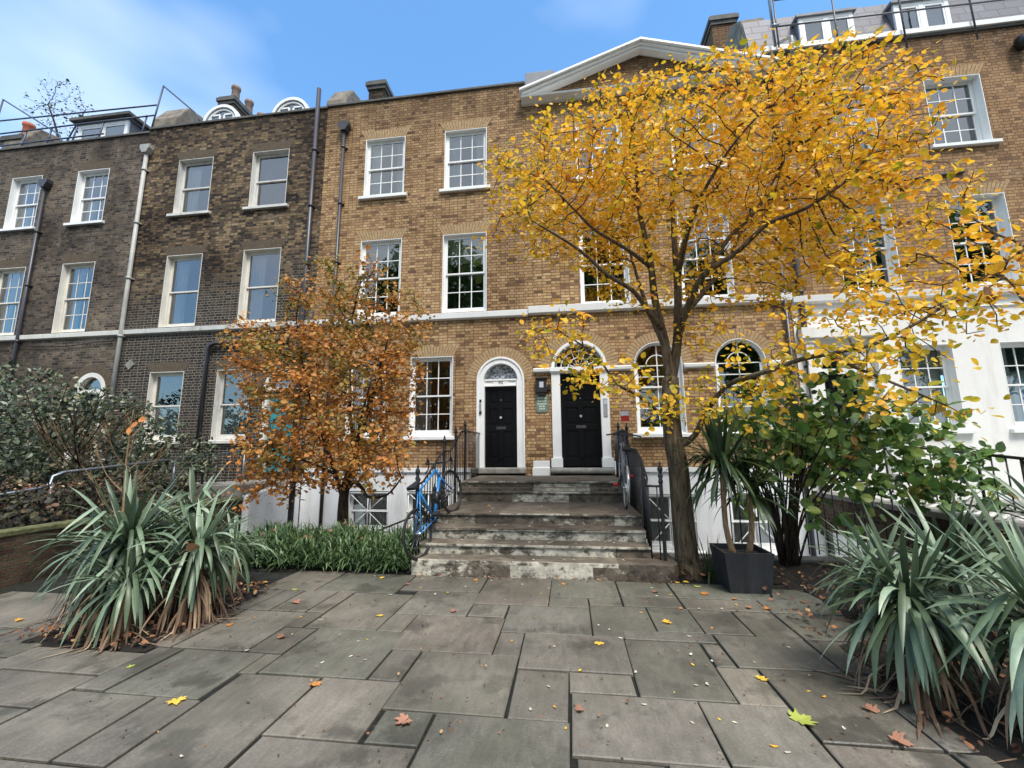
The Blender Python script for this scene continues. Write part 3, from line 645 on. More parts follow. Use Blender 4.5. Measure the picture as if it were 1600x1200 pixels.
# door 2
cx = .315
m = MB(); m.box(-.36, -.15, Y0-.05, yd+.08, 1.42, 3.46); m.box(.80, 1.0, Y0-.05, yd+.08, 1.42, 3.46)
m.box(-.4, -.13, Y0-.085, yd+.08, 1.2, 1.42); m.box(.78, 1.04, Y0-.085, yd+.08, 1.2, 1.42)
m.box(-.38, 1.02, Y0-.075, yd+.09, 3.46, 3.50); m.box(-.40, 1.04, Y0-.1, yd+.09, 3.5, 3.6)
arch_ring(m, cx, 3.6, .60, .672, Y0-.02, yd+.08)
dc = m.build('door_surround', M['white'], H4, bevel=.004)
panel_door(H4, -.15, .80, 1.22, 3.46, yd, M['door_black'])
m = MB(); m.face([(a, yd+.05, b) for a, b in arch_pts(cx, 3.6, .6, 18)[::-1]]); fl = m.build('fanlight', M['glass'], dc)
m = MB(); yy = yd+.02
for rr in (.26, .43): arch_ring(m, cx, 3.6, rr, rr+.016, yy+.001, yy+.022, 16)
for k in range(1, 8):
    a = PI*k/8; m.tube([(cx+.1*math.cos(a), yy+.011, 3.6+.1*math.sin(a)), (cx+.6*math.cos(a), yy+.011, 3.6+.6*math.sin(a))], .008, 6)
for k in range(8):
    a = PI*(k+.5)/8; c_ = (cx+.50*math.cos(a), 3.6+.50*math.sin(a)); m.tube([(c_[0]+.07*math.cos(t_), yy+.011, c_[1]+.07*math.sin(t_)) for t_ in [2*PI*j/10 for j in range(11)]], .005, 5)
m.build('glazing_bars', M['white'], fl)
m = MB(); m.prism([(Y0-.15, 1.06), (Y0-.19, 1.09), (Y0-.19, 1.15), (Y0-.15, 1.19), (Y0+.2, 1.19), (Y0+.2, 1.06)], 'x', -.42, 1.06); m.build('door_sill', M['stone_grey'], H4, bevel=.02)
m = MB(); m.box(-.83, -.44, Y0-.09, Y0-.002, 1.04, 1.36); m.box(-.85, -.43, Y0-.12, Y0-.002, 1.0, 1.2); m.build('plinth', M['white'], H4, bevel=.008); m = MB(); m.box(1.05, 1.14, Y0-.09, Y0-.002, 1.04, 1.34); m.build('plinth', M['white'], H4, bevel=.008)
m = MB(); m.box(.86, .955, Y0-.066, Y0-.05, 2.38, 2.82); ip = m.build('entry_phone', M['chrome'], dc, bevel=.003)
m = MB(); m.box(.875, .94, Y0-.072, Y0-.066, 2.68, 2.78); m.build('screen', M['sign_pale'], ip)
round_arch(H4, cx, 3.6, .675, .25)
# house 2 door (teal), house 1 door, house 5 door
for H, a, b, z, mt, pt in ((H2, -8.06, -7.0, 3.3, 'door_teal', 'cream'), (H1, -14.0, -12.98, 3.4, 'door_black', 'cream'), (H5, 5.6, 6.7, 3.35, 'door_black', 'white')):
    c_ = (a+b)/2; r = (b-a)/2; m = MB(); yf = Y0-.045 if H is H5 else Y0-.012
    m.box(a, a+.15, yf, Y0+.18, 1.05, z); m.box(b-.15, b, yf, Y0+.18, 1.05, z); arch_ring(m, c_, z, r-.13, r, yf, Y0+.18); m.box(a+.15, b-.15, Y0+.03, Y0+.16, z-.1, z+.03)
    d_ = m.build('door_surround', M[pt], H, bevel=.004)
    g = MB(); g.face([(p, Y0+.12, q) for p, q in arch_pts(c_, z+.02, r-.12, 16)[::-1]]); g.build('fanlight', M['glass'], d_)
    panel_door(H, a+.15, b-.15, 1.07, z-.1, Y0+.1, M[mt])
    if H is not H5: round_arch(H, c_, z, r+.003, .24, True)
m = MB()
for x in (5.4, 6.82): m.box(x, x+.16, Y0-.16, Y0-.035, 1.05, 3.95); m.box(x-.03, x+.19, Y0-.19, Y0-.035, 3.95, 4.05); m.box(x-.03, x+.19, Y0-.19, Y0-.035, 1.05, 1.25)
m.box(5.3, 7.1, Y0-.24, Y0-.035, 4.05, 4.3); m.build('door_pilasters', M['stucco'], H5, bevel=.006)

# ---- downpipes and wall fittings
downpipe(H1, -16.15, .5, 9.9, M['pipe_dark']); downpipe(H2, -12.62, .5, 10.72, M['pipe_pale'], r=.055)
downpipe(H2, -7.02, -1.2, 12.25, M['pipe_dark'], hopper=False, r=.062); downpipe(H3, -6.14, -1.2, 10.72, M['pipe_dark'])
m = MB(); m.tube([(-9.78, Y0-.09, .6), (-9.78, Y0-.09, 4.42), (-9.70, Y0-.09, 4.56), (-9.55, Y0-.09, 4.6), (-7.2, Y0-.09, 4.66)], .055, 10); m.build('soil_pipe', M['pipe_dark'], H2)
m = MB(); m.tube([(-16.2, Y0-.05, 4.8), (-14.5, Y0-.05, 4.72), (-12.8, Y0-.05, 4.84)], .014, 6); m.build('cable', M['rubber'], H1)
m = MB(); m.prism([(-12.28, 3.95), (-12.14, 4.1), (-12.28, 4.25), (-12.42, 4.1)], 'y', Y0-.03, Y0); m.build('vent_plate', M['stone_grey'], H2)
downpipe(H5, 5.45, -1.0, 11.6, M['pipe_dark'], hopper=False, r=.06); downpipe(H4, 5.1, -1.0, 5.9, M['pipe_dark'], hopper=False)
m = MB(); m.tube([(5.95, Y0-.06, 11.45), (5.95, Y0-.1, 12.0), (5.9, Y0+.05, 12.12), (5.2, Y0+.5, 12.05)], .05, 10); m.build('roof_outlet_pipe', M['pipe_pale'], H5)
m = MB(); m.tube([(7.2, Y0-.03, 7.76), (9.3, Y0-.03, 7.92)], .03, 6); m.build('wall_conduit', M['pipe_dark'], H5)
m = MB(); m.lathe((10.95, Y0-.16, 10.9), [(.02, 0), (.14, .02), (.17, .12), (.17, .25), (.1, .3), (.03, .34)], 14); m.tube([(10.95, Y0, 11.05), (10.95, Y0-.14, 11.05)], .03, 8); m.build('alarm_box', M['black_iron'], H5)
lamp = thing('wall_lantern', 'small dark box lantern on the brick between the two black doors', 'wall lamp', (-.6, Y0, 3.15))
m = MB(); m.box(-.12, .12, -.12, -.0, -.16, .17); m.box(-.14, .14, -.15, 0, .17, .21); m.box(-.10, .10, -.10, 0, -.22, -.16); m.box(.14, .21, -.06, 0, -.1, .04); m.build('lamp_case', M['black_iron'], lamp, bevel=.006)
m = MB(); m.box(-.05, .05, -.125, -.12, -.04, .10); m.build('lamp_glass', M['sign_pale'], lamp)
pq = thing('plaque', 'green-grey plaque with pale lettering below the lantern between the doors', 'plaque', (-.6, Y0, 2.72))
m = MB(); m.prism([(-.15, -.17), (-.11, -.21), (.11, -.21), (.15, -.17), (.15, .2), (-.15, .2)], 'y', -.018, 0); m.build('plaque_board', M['plaque_green'], pq, bevel=.003)
m = MB()
for i, (z, wd, n) in enumerate(((.14, .24, 3), (.07, .22, 4), (0, .24, 4), (-.06, .15, 2), (-.12, .15, 3))):
    for k in range(n): a = -wd/2+wd*k/n; m.box(a+.004, a+wd/n-.006, -.0195, -.018, z-.018, z+.018)
m.build('plaque_lettering', M['plaque_text'], pq)

# ---- pediment of house 4
m = MB(); yp = Y0-.32; L, A_, Rr = (-.98, 11.0), (2.2, 12.1), (5.42, 11.0)
def rake(mb, p, q, z0, z1, ya):
    mb.prism([(p[0], p[1]+z0), (q[0], q[1]+z0), (q[0], q[1]+z1), (p[0], p[1]+z1)], 'y', ya, Y0+.3)
rake(m, L, A_, .04, .12, yp+.12); rake(m, A_, Rr, .04, .12, yp+.12); rake(m, L, A_, .122, .17, yp+.05); rake(m, A_, Rr, .122, .17, yp+.05)
rake(m, (L[0]-.05, L[1]), A_, .172, .23, yp-.02); rake(m, A_, (Rr[0]+.05, Rr[1]), .172, .23, yp-.02)
m.prism([(Y0, 10.95), (yp+.22, 10.955), (yp+.18, 10.99), (yp+.06, 11.01), (yp+.04, 11.05), (Y0, 11.07)], 'x', -1.0, 5.44)
m.build('pediment_cornice', M['white'], H4)
m = MB(); m.prism([(-.8, 11.1), (5.2, 11.1), (2.2, 12.12)], 'y', Y0-.002, Y0+.25); m.build('tympanum', M['brick_pair'], H4)
m = MB(); m.prism([(-.9, 11.15), (5.3, 11.15), (2.2, 12.3)], 'y', Y0+.31, Y0+7.9); m.build('roof', M['slate'], H4)
m = MB(); m.box(-.95, -.1, Y0+.6, Y0+1.6, 11.3, 12.62); m.build('roof_hatch', M['lead'], H4, bevel=.01)

# ---- roofs, dormers, chimneys
def flat_roof(H, x0, x1): m = MB(); m.box(x0+.07, x1-.07, Y0+.36, Y0+7.9, 11.2, 11.3); m.build('roof', M['lead'], H)
flat_roof(H3, -6.75, -.9)
def mansard(H, x0, x1, ya, za, yb, zb, mat='slate'):
    m = MB(); m.prism([(ya, za), (yb, zb), (Y0+7.8, zb), (Y0+7.8, za)], 'x', x0+.08, x1-.08); return m.build('mansard_roof', M[mat], H)
mansard(H1, -19.5, -12.7, Y0+.45, 11.3, Y0+1.5, 13.05); mansard(H2, -12.7, -6.75, Y0+.45, 11.3, Y0+1.4, 13.0); mansard(H5, 5.25, 16.4, Y0+.42, 11.3, Y0+.95, 13.75)
def half_dormer(H, cx, z=12.45, r=.62, y=Y0+1.0):
    m = MB(); m.prism([(cx+r*math.cos(PI*k/16), z+r*math.sin(PI*k/16)) for k in range(17)], 'y', y+.06, y+1.6); d = m.build('dormer', M['lead'], H)
    m = MB(); arch_ring(m, cx, z, r-.05, r+.05, y-.05, y+.1); arch_ring(m, cx, z, .48, .53, y-.01, y+.05)
    for s in (-1, 1): m.box(cx+s*.25-.17, cx+s*.25+.17, y, y+.05, z, z+.05); m.box(cx+s*.25-.17, cx+s*.25+.17, y, y+.05, z+.3, z+.35); m.box(cx+s*.08-.03, cx+s*.08+.03, y, y+.05, z+.05, z+.3); m.box(cx+s*.42-.03, cx+s*.42+.03, y, y+.05, z+.05, z+.3)
    m.build('dormer_frame', M['white'], d)
    m = MB(); m.face([(cx+(r-.05)*math.cos(PI*k/16), y+.03, z+(r-.05)*math.sin(PI*k/16)) for k in range(17)]); m.build('dormer_glass', M['glass'], d)
half_dormer(H2, -11.25, 12.55); half_dormer(H2, -8.72, 12.5)
def box_dormer(H, x0, x1, z0, z1, y, yb, n=2):
    m = MB(); m.box(x0, x0+.03, y+.06, yb, z0, z1); m.box(x1-.03, x1, y+.06, yb, z0, z1); m.box(x0-.08, x1+.08, y-.06, yb, z1, z1+.07); d = m.build('dormer', M['lead'], H)
    m = MB(); m.box(x0, x0+.1, y, y+.06, z0, z1); m.box(x1-.1, x1, y, y+.06, z0, z1); m.box(x0+.1, x1-.1, y, y+.06, z1-.1, z1); m.box(x0+.1, x1-.1, y, y+.06, z0, z0+.12)
    cx = (x0+x1)/2; m.box(cx-.06, cx+.06, y+.001, y+.06, z0+.12, z1-.1)
    for a, b in ((x0+.1, cx-.06), (cx+.06, x1-.1)):
        m.box(a, a+.045, y+.01, y+.05, z0+.12, z1-.1); m.box(b-.045, b, y+.01, y+.05, z0+.12, z1-.1); m.box(a+.045, b-.045, y+.01, y+.05, z1-.16, z1-.1)
    m.build('dormer_frame', M['white'], d)
    m = MB(); m.face([(x0+.1, y+.03, z0+.1), (x1-.1, y+.03, z0+.1), (x1-.1, y+.03, z1-.1), (x0+.1, y+.03, z1-.1)]); m.build('dormer_glass', M['glass'], d)
box_dormer(H5, 6.62, 7.98, 12.1, 13.3, Y0+.62, Y0+1.8); box_dormer(H5, 8.98, 10.28, 12.1, 13.35, Y0+.62, Y0+1.8)
m = MB(); m.box(5.2, 16.45, Y0-.09, Y0+.3, 11.69, 11.83); m.build('gutter_fascia', M['white'], H5, bevel=.01)
box_dormer(H1, -16.75, -14.75, 12.1, 13.02, Y0+.9, Y0+2.4)
m = MB(); m.box(-16.95, -14.55, Y0+.72, Y0+2.6, 13.1, 13.2); m.build('dormer_roof', M['coping'], H1)
m = MB(); m.prism([(-16.4, 13.2), (-16.1, 13.42), (-15.5, 13.46), (-15.2, 13.2)], 'y', Y0+1.0, Y0+2.0); m.build('roof_mound', M['stone_tan'], H1)
for x0, x1, top, H in ((-13.5, -12.6, 13.45, H1), (-19.4, -18.6, 13.35, H1), (-7.25, -6.6, 13.35, H2)):
    m = MB(); m.prism([(Y0+.5, 11.4), (Y0+.65, top-.8), (Y0+1.05, top-.1), (Y0+1.5, top), (Y0+2.6, top-.05), (Y0+3.4, 11.4)], 'x', x0, x1); m.build('party_wall', M['stone_tan'], H, bevel=.04)
def chimney(H, x0, x1, y0, y1, z0, z1, brick, pots, potmat, ph=.6):
    m = MB(); m.box(x0, x1, y0, y1, z0, z1-.35); c = m.build('chimney', M[brick], H)
    m = MB(); m.box(x0-.05, x1+.05, y0-.05, y1+.05, z1-.35, z1-.22); m.box(x0-.1, x1+.1, y0-.1, y1+.1, z1-.22, z1-.08); m.box(x0-.05, x1+.05, y0-.05, y1+.05, z1-.08, z1); m.build('chimney_cap', M['coping'], c)
    for k in range(pots):
        p = MB(); yy = y0+(y1-y0)*(k+.5)/pots; p.lathe(((x0+x1)/2, yy, z1), [(.17, 0), (.15, ph*.1), (.14, ph*.8), (.17, ph*.85), (.17, ph), (.12, ph)], 12); p.build('chimney_pot', M[potmat], c)
chimney(H2, -13.1, -12.5, 12.9, 15.0, 11.3, 15.35, 'brick_yellow', 3, 'pot_buff', .75)
chimney(H3, -6.95, -6.35, 12.9, 14.6, 11.3, 15.2, 'brick_mottled', 0, 'pot_buff')
chimney(H5, 5.25, 6.0, 13.0, 14.2, 11.3, 16.15, 'brick_orange', 0, 'pot_buff')
chimney(H1, -17.9, -17.0, 12.7, 14.0, 11.3, 14.3, 'brick_grey', 1, 'terracotta', .8)
chimney(H1, -19.55, -18.75, 10.9, 12.3, 11.3, 12.75, 'brick_grey', 2, 'terracotta', .75)
m = MB(); m.prism([(Y0+.5, 11.4), (Y0+1.0, 13.9), (Y0+1.6, 14.4), (Y0+2.2, 14.2), (Y0+2.8, 11.4)], 'x', 5.3, 5.95); m.build('party_wall', M['stone_tan'], H5, bevel=.03)

# ---- roof guard rails
def tube_thing(name, label, cat, runs, mat, r=.022, group=None):
    t_ = thing(name, label, cat, runs[0][1][0], group)
    o0 = Vector(runs[0][1][0])
    for nm, pts in runs: m = MB(); m.tube([Vector(p)-o0 for p in pts], r, 8); m.build(nm, mat, t_)
    return t_
yr = Y0+.2
runs = [('rail', [(-19.5, yr, 12.9), (-12.86, yr, 12.72)]), ('rail', [(-19.5, yr, 12.38), (-12.9, yr, 12.35)]), ('rail', [(-19.5, yr, 11.9), (-14.7, yr, 11.9)])]
runs += [('post', [(x, yr, 11.5), (x+.12, yr+.02, 12.4)]) for x in (-17.9, -16.9, -15.9, -14.9, -13.3)]
runs += [('post', [(-12.98, yr, 11.5), (-12.7, yr, 13.4)]), ('brace', [(-12.7, yr, 13.4), (-11.4, yr, 12.25), (-11.2, yr+.3, 11.7)]), ('post', [(-19.25, yr, 11.5), (-19.0, yr, 13.72)]), ('brace', [(-19.0, yr, 13.72), (-16.4, yr, 12.05), (-16.2, yr, 11.5)])]
tube_thing('guard_rail', 'blue-grey tubular guard rail along the roof edge of the left end house', 'guard rail', runs, M['scaff'], .024)
yr = Y0-.14
runs = [('rail', [(5.5, yr, 12.32), (11.5, yr, 12.25)]), ('rail', [(5.6, yr, 13.12), (8.6, yr, 13.05)])]
runs += [('post', [(x, yr, 11.25), (x, yr, zt)]) for x, zt in ((7.0, 13.2), (8.5, 14.2), (10.02, 14.2))]+[('post', [(5.62, yr, 11.7), (5.62, yr, 13.2)])]
tube_thing('guard_rail', 'thin grey guard rail in front of the dormers of the right end house', 'guard rail', runs, M['scaff_grey'], .02)
tube_thing('scaffold_pole', 'thick grey scaffold pole rising above the party wall by the right chimney', 'pole', [('pole', [(5.5, Y0-.2, 11.7), (5.48, Y0-.2, 15.5)]), ('coupler', [(5.45, Y0-.2, 12.3), (5.65, Y0-.2, 12.3)])], M['galv'], .035)

# ---------------------------------------------------------------- ground
LW = 7.05     # front edge of the basement areas
def sheet(name, polys, z, mat):
    m = MB()
    for a, b, c, d in polys: m.face([(a, c, z), (b, c, z), (b, d, z), (a, d, z)])
    return tag(m.build(name, mat), kind='structure')
sheet('ground', [(-400, 400, -400, -1), (-400, -6.9, -1, 400), (5.4, 400, -1, 400), (-6.9, 5.4, -1, LW), (-6.9, 5.4, 18, 400)], -.04, M['soil'])
slabs = [(-1.05,-.25,4.68,5.64),(-.25,.52,4.98,5.64),(-.25,.17,4.69,4.98),(.17,.52,4.77,4.98),(.53,1.13,5.09,5.62),(.53,1.13,4.78,5.09),(-2.01,-1.06,5.03,5.62),
(-2.48,-1.78,3.92,4.89),(-1.78,-1.04,4.33,5.03),(-1.04,-.66,4.35,4.68),(-.65,.17,4.02,4.68),(.17,.74,4.02,4.77),(-1.78,-1.53,3.92,4.33),(-1.53,-.65,3.59,4.33),(-.65,-.43,3.58,4.02),
(-.43,.43,3.4,4.02),(-2.32,-1.48,3.12,3.92),(-1.47,-1.23,3.13,3.59),(-1.22,-.43,2.81,3.59),(-.42,-.04,2.81,3.39),(-.04,.41,3.14,3.4),(-1.8,-1.21,2.49,3.12),(-1.19,-.87,2.5,2.81),
(-.86,-.03,1.9,2.81),(-1.79,-.87,1.85,2.49),(.42,1.04,3.13,3.99),(-.03,.78,2.53,3.13),(-2.69,-2.49,3.91,4.26),(-2.66,-2.34,3.42,3.91),(-2.47,-2.33,3.11,3.41),(-3.2,-2.47,2.77,3.41),
(-2.43,-1.81,2.1,3.11),(-2.77,-2.44,2.17,2.77),(-3.44,-2.78,2.16,2.77),(1.15,1.56,4.18,4.75),(1.57,1.94,4.15,4.75),(1.21,1.93,3.6,4.17),(.43,1.2,3.99,4.18),(.74,1.15,4.18,4.77),(1.05,1.2,3.6,3.98),
(1.04,1.33,3.12,3.6),(1.34,1.95,2.8,3.6),(.78,1.33,2.55,3.12),(1.34,1.95,2.1,2.79),(-3.1,-2.7,4.27,4.9),(-2.69,-2.49,4.27,4.9),(-3.35,-2.67,3.42,4.26),(-3.0,-2.02,4.9,5.62),(-3.7,-3.01,4.9,5.7),
(1.14,2.1,5.1,5.62),(1.14,1.95,4.77,5.09),(1.95,2.9,4.75,5.5),(1.95,2.8,4.15,4.74),(1.94,2.7,3.6,4.14),(1.96,2.5,2.8,3.59),(1.96,2.6,2.1,2.79),
(-3.45,-3.21,2.78,3.4),(-3.35,-3.11,4.27,4.89),(-3.62,-3.36,3.42,4.26),(-3.7,-3.36,4.27,4.89),(-4.15,-3.46,1.9,2.55),(-4.3,-3.46,2.56,2.95),(-4.6,-3.45,2.16,2.16),(-5.1,-4.31,2.2,3.1),(-5.1,-4.5,3.11,3.9),(-5.9,-5.11,2.6,3.6),(-6.6,-5.11,3.61,4.5),(-5.9,-5.11,1.5,2.59),(-4.49,-3.45,2.96,3.3),(-6.85,-5.91,2.5,3.6),
(.0,.45,1.8,2.52),(.46,1.33,1.9,2.54),(-2.43,-1.82,1.2,2.09),(-1.8,-.87,1.1,1.84),(-.86,.0,1.0,1.89),(-3.4,-2.45,1.3,2.15),(-3.45,-2.8,1.3,2.15)]
slabs = [s for s in slabs if s[3]-s[2] > .05 and s != (-3.45,-2.8,1.3,2.15)]
y = 1.0
while y > -8:                      # plain courses behind and beside the camera
    x = -6.9; dy = random.uniform(.5, .8)
    while x < 7:
        dx = random.uniform(.4, .95)
        if not (y > -.2 and False): slabs.append((x, x+dx, y-dy, y))
        x += dx
    y -= dy
for ya, yb in ((1.0, 1.6), (1.6, 2.15)):
    x = -6.85
    while x < -3.5: dx = random.uniform(.5, .9); slabs.append((x, min(x+dx, -3.46 if ya < 1.5 else -5.95), ya, yb)) if x+dx < -3.4 and not (ya > 1.5 and x > -6.6) else None; x += dx
    x = 1.34
    while x < 6.5: dx = random.uniform(.5, .9); slabs.append((x, x+dx, ya, yb)); x += dx
x = 2.6
while x < 6: dx = random.uniform(.5, .9); slabs.append((x, x+dx, 2.16, 2.79)); x += dx
V = []; Fc = []; rn = []
for i, (a, b, c, d) in enumerate(slabs):
    g = .0062; j = lambda: random.uniform(-.004, .004); n = len(V); zt = random.uniform(-.003, .003)
    a += g; b -= g; c += g; d -= g
    cs = [(a+j(), c+j()), (b+j(), c+j()), (b+j(), d+j()), (a+j(), d+j())]; bv = .007
    mx_, my_ = (a+b)/2, (c+d)/2
    V += [(p[0], p[1], -.035) for p in cs]+[(p[0], p[1], -.005+zt) for p in cs]
    V += [(p[0]+(bv if p[0] < mx_ else -bv), p[1]+(bv if p[1] < my_ else -bv), zt) for p in cs]
    Fc += [(n+8, n+9, n+10, n+11)]+[(n+4+k, n+4+(k+1) % 4, n+8+(k+1) % 4, n+8+k) for k in range(4)]+[(n+k, n+(k+1) % 4, n+4+(k+1) % 4, n+4+k) for k in range(4)]
    rn += [random.random()]*12
pv = np_mesh('paving', np.array(V), np.array(Fc), M['paving'], rnd=np.array(rn)); tag(pv, kind='structure')
m = MB(); m.face([(-6.9, -8, -.018), (5.3, -8, -.018), (5.3, 5.75, -.018), (-6.9, 5.75, -.018)]); tag(m.build('paving_bed', M['joint']), kind='structure')
# soil beds and raised gardens
m = MB(); m.box(-40, -7.12, -2, Y0+.0, -.03, .55); tag(m.build('garden_ground', M['soil']), kind='structure')
m = MB(); m.box(-6.74, -2.2, LW, Y0-.1, -1.4, -1.25); m.box(1.1, 5.2, LW, Y0-.1, -1.4, -1.25); tag(m.build('area_floor', M['stone_grey']), kind='structure')
m = MB(); m.box(-6.74, -2.2, LW-.25, LW, -1.3, .03); m.box(1.1, 5.2, LW-.25, LW, -1.3, .03); tag(m.build('area_kerb', M['stone_grey'], bevel=.01), kind='structure')
def bed(name, x0, x1, y0, y1, h=.07, n=26):
    xs = np.linspace(x0, x1, n); ys_ = np.linspace(y0, y1, n); V = []; Fc = []
    for i, yv in enumerate(ys_):
        for k, xv in enumerate(xs):
            e = min(1, 4*min(xv-x0, x1-xv)/(x1-x0), 4*min(yv-y0, y1-yv)/(y1-y0)); V.append((xv+random.uniform(-.02, .02), yv+random.uniform(-.02, .02), -.01+h*e+random.uniform(0, .025)*e))
    for i in range(n-1):
        for k in range(n-1): a = i*n+k; Fc.append((a, a+1, a+n+1, a+n))
    o = np_mesh(name, np.array(V), np.array(Fc), M['soil'], smooth=True); return tag(o, kind='structure')
bed('soil_bed', -4.8, -3.5, 3.31, 4.85); bed('soil_bed', -6.85, -2.15, 5.62, LW-.2); bed('soil_bed', 1.32, 2.95, 5.75, LW-.2, .05); bed('soil_bed', 2.5, 5.3, 3.9, LW-.2); bed('soil_bed', 2.02, 5.3, 2.4, 4.2)

# ---- entrance steps
NY = [5.68, 5.96, 6.26, 6.58, 8.0, 8.28]; NZ = [.19, .335, .495, .66, .85, 1.02]
st = thing('entrance_steps', 'worn blotchy stone steps with a wide middle tread leading up to both black doors', 'steps', (0, 5.7, 0)); st.location = (0, 0, 0)
for k in range(6):
    yb = NY[k+1]+.28 if k < 5 else Y0-.002
    x0, x1 = (-2.12, 1.04)
    if k == 0:
        m = MB(); P_ = [(x0, 5.68), (1.2, 5.68)]+[(1.2+.13*math.sin(a), 5.81-.13*math.cos(a)) for a in [PI/2*q/6 for q in range(1, 7)]]+[(1.33, 6.3), (x0, 6.3)]
        m.prism(P_, 'z', -.05, .19)
    else:
        m = MB(); m.box(x0, x1, NY[k]+.025, yb, NZ[k-1]-.02 if k < 5 else .3, NZ[k]-.045); m.box(x0, x1, NY[k], yb, NZ[k]-.045, NZ[k])
    m.build('step' if k < 5 else 'landing', M['step'], st, bevel=.014)
m = MB(); m.box(-2.1, 1.02, 6.4, Y0-.06, -1.3, .25); m.box(-2.1, 1.02, 8.1, Y0-.06, .25, .9); m.build('stair_base', M['step'], st)

# ---------------------------------------------------------------- railings
def finial(m, x, y, z, s=1.0):
    m.lathe((x, y, z), [(.03*s, -.12), (.03*s, -.08), (.02*s, -.07), (.035*s, -.03), (.02*s, 0), (.02*s, .02), (.036*s, .05), (.03*s, .09), (.012*s, .12), (.018*s, .135), (.003, .17)], 10)
def railing(name, label, posts, rail_pts, base_pts, nb, group=None, bal=.009, extra_rail=None):
    t_ = thing(name, label, 'railing', (posts[0][0], posts[0][1], posts[0][2]), group); o0 = Vector(t_.location)
    for x, y, z0, z1 in posts:
        m = MB(); m.box(x-.02-o0.x, x+.02-o0.x, y-.02-o0.y, y+.02-o0.y, z0-o0.z, z1-.12-o0.z); finial(m, x-o0.x, y-o0.y, z1-.12-o0.z); m.build('post', M['black_iron'], t_)
    m = MB(); m.tube([Vector(p)-o0 for p in rail_pts], .016, 8); m.build('handrail', M['black_iron'], t_)
    if extra_rail: m = MB(); m.tube([Vector(p)-o0 for p in extra_rail], .012, 6); m.build('bottom_rail', M['black_iron'], t_)
    def interp(P, s):
        L_ = [0]
        for a, b in zip(P, P[1:]): L_.append(L_[-1]+math.hypot(b[0]-a[0], b[1]-a[1]))
        d = s*L_[-1]
        for k in range(len(P)-1):
            if d <= L_[k+1]+1e-9: f = (d-L_[k])/max(1e-9, L_[k+1]-L_[k]); return Vector(P[k]).lerp(Vector(P[k+1]), f)
        return Vector(P[-1])
    for k in range(nb):
        s = (k+.5)/nb; a = interp(base_pts, s); b = interp(rail_pts, s)
        m = MB(); m.tube([(a.x-o0.x, a.y-o0.y, a.z-o0.z), (a.x-o0.x, a.y-o0.y, b.z-o0.z)], bal, 6); m.build('baluster', M['black_iron'], t_)
    return t_
XL = -2.14
railing('iron_railing', 'black iron railing with finials climbing the left side of the steps', [(XL, 5.9, 0, 1.37), (XL, 7.2, .1, 1.83), (XL, 7.95, .3, 2.03), (XL, 8.7, .8, 2.2)],
    [(XL, 5.9, 1.13), (XL, 6.15, 1.16), (XL, 6.5, 1.32), (XL, 6.9, 1.52), (XL, 7.2, 1.6), (XL, 7.6, 1.62), (XL, 7.95, 1.8), (XL, 8.4, 2.0), (XL, 8.7, 2.03), (XL, 10.18, 2.03)],
    [(XL, 5.9, .1), (XL, 6.6, .4), (XL, 7.9, .6), (XL, 8.3, .95), (XL, 10.18, 1.02)], 34)
XR = 1.08
railing('iron_railing', 'black iron railing down the right side of the steps ending beside the tree', [(1.2, 5.9, .19, 1.4), (1.08, 8.0, .4, 2.05), (1.08, 9.3, .8, 2.15)],
    [(1.2, 5.9, 1.12), (1.03, 5.98, 1.12), (XR, 6.2, 1.2), (XR, 6.6, 1.45), (XR, 7.0, 1.6), (XR, 7.7, 1.62), (XR, 8.2, 1.95), (XR, 8.6, 2.0), (XR, 10.18, 2.0)],
    [(1.2, 5.9, .19), (1.05, 5.98, .19), (XR, 6.6, .4), (XR, 7.9, .6), (XR, 8.3, .95), (XR, 10.18, 1.02)], 38)
pt_ = thing('iron_post', 'thick black iron post standing in the ground cover behind the copper tree', 'post', (-4.95, 7.2, 0)); m = MB(); m.box(-.035, .035, -.035, .035, 0, 1.2); m.build('shaft', M['black_iron'], pt_); m = MB(); finial(m, 0, 0, 1.22, 1.3); m.build('finial', M['black_iron'], pt_)
railing('iron_railing', 'low iron rail sloping down into the basement area left of the steps', [(-2.35, 7.35, -.1, 1.0)], [(-2.35, 7.35, .62), (-3.3, 7.35, .25), (-4.1, 7.35, -.12)], [(-2.35, 7.35, -.1), (-4.1, 7.35, -.85)], 12)
# house 5 entry: path wall, tiled path, cross-braced railing
m = MB(); m.box(5.3, 16.4, 3.0, Y0-.06, -.1, .52); tag(m.build('raised_path_base', M['stone_grey']), kind='structure')
t = NT('striped_path_tiles'); o = t.n('ShaderNodeNewGeometry').outputs['Position']; ck = t.n('ShaderNodeTexChecker', {'Vector': o, 'Color1': srgb(206, 204, 196), 'Color2': srgb(30, 30, 34), 'Scale': 9.0}).outputs[0]
M['tiles'] = t.end(t.princ(ck, .4))
m = MB(); m.face([(5.75, 4.5, .524), (7.0, 4.5, .524), (7.0, Y0-.1, .524), (5.75, Y0-.1, .524)]); tag(m.build('tiled_path', M['tiles']), kind='structure')
gw = thing('garden_wall', 'low stone-coped wall beside the tiled path at the right', 'wall', (5.45, 6, 0)); gw.location = (0, 0, 0)
m = MB(); m.box(5.22, 5.5, 1.5, Y0-.1, -.05, .60); m.build('wall_body', M['brick_garden'], gw); m = MB(); m.box(5.17, 5.55, 1.45, Y0-.1, .60, .69); m.build('coping', M['stone_grey'], gw, bevel=.015)
XX = 5.36; z0, ztp = .69, 1.6
t_ = thing('iron_railing', 'black cross-braced balustrade beside the tiled path of the right house', 'railing', (XX, 4.6, .69)); t_.location = (0, 0, 0)
def zt_(y): return 1.42+(y-5.4)*.09
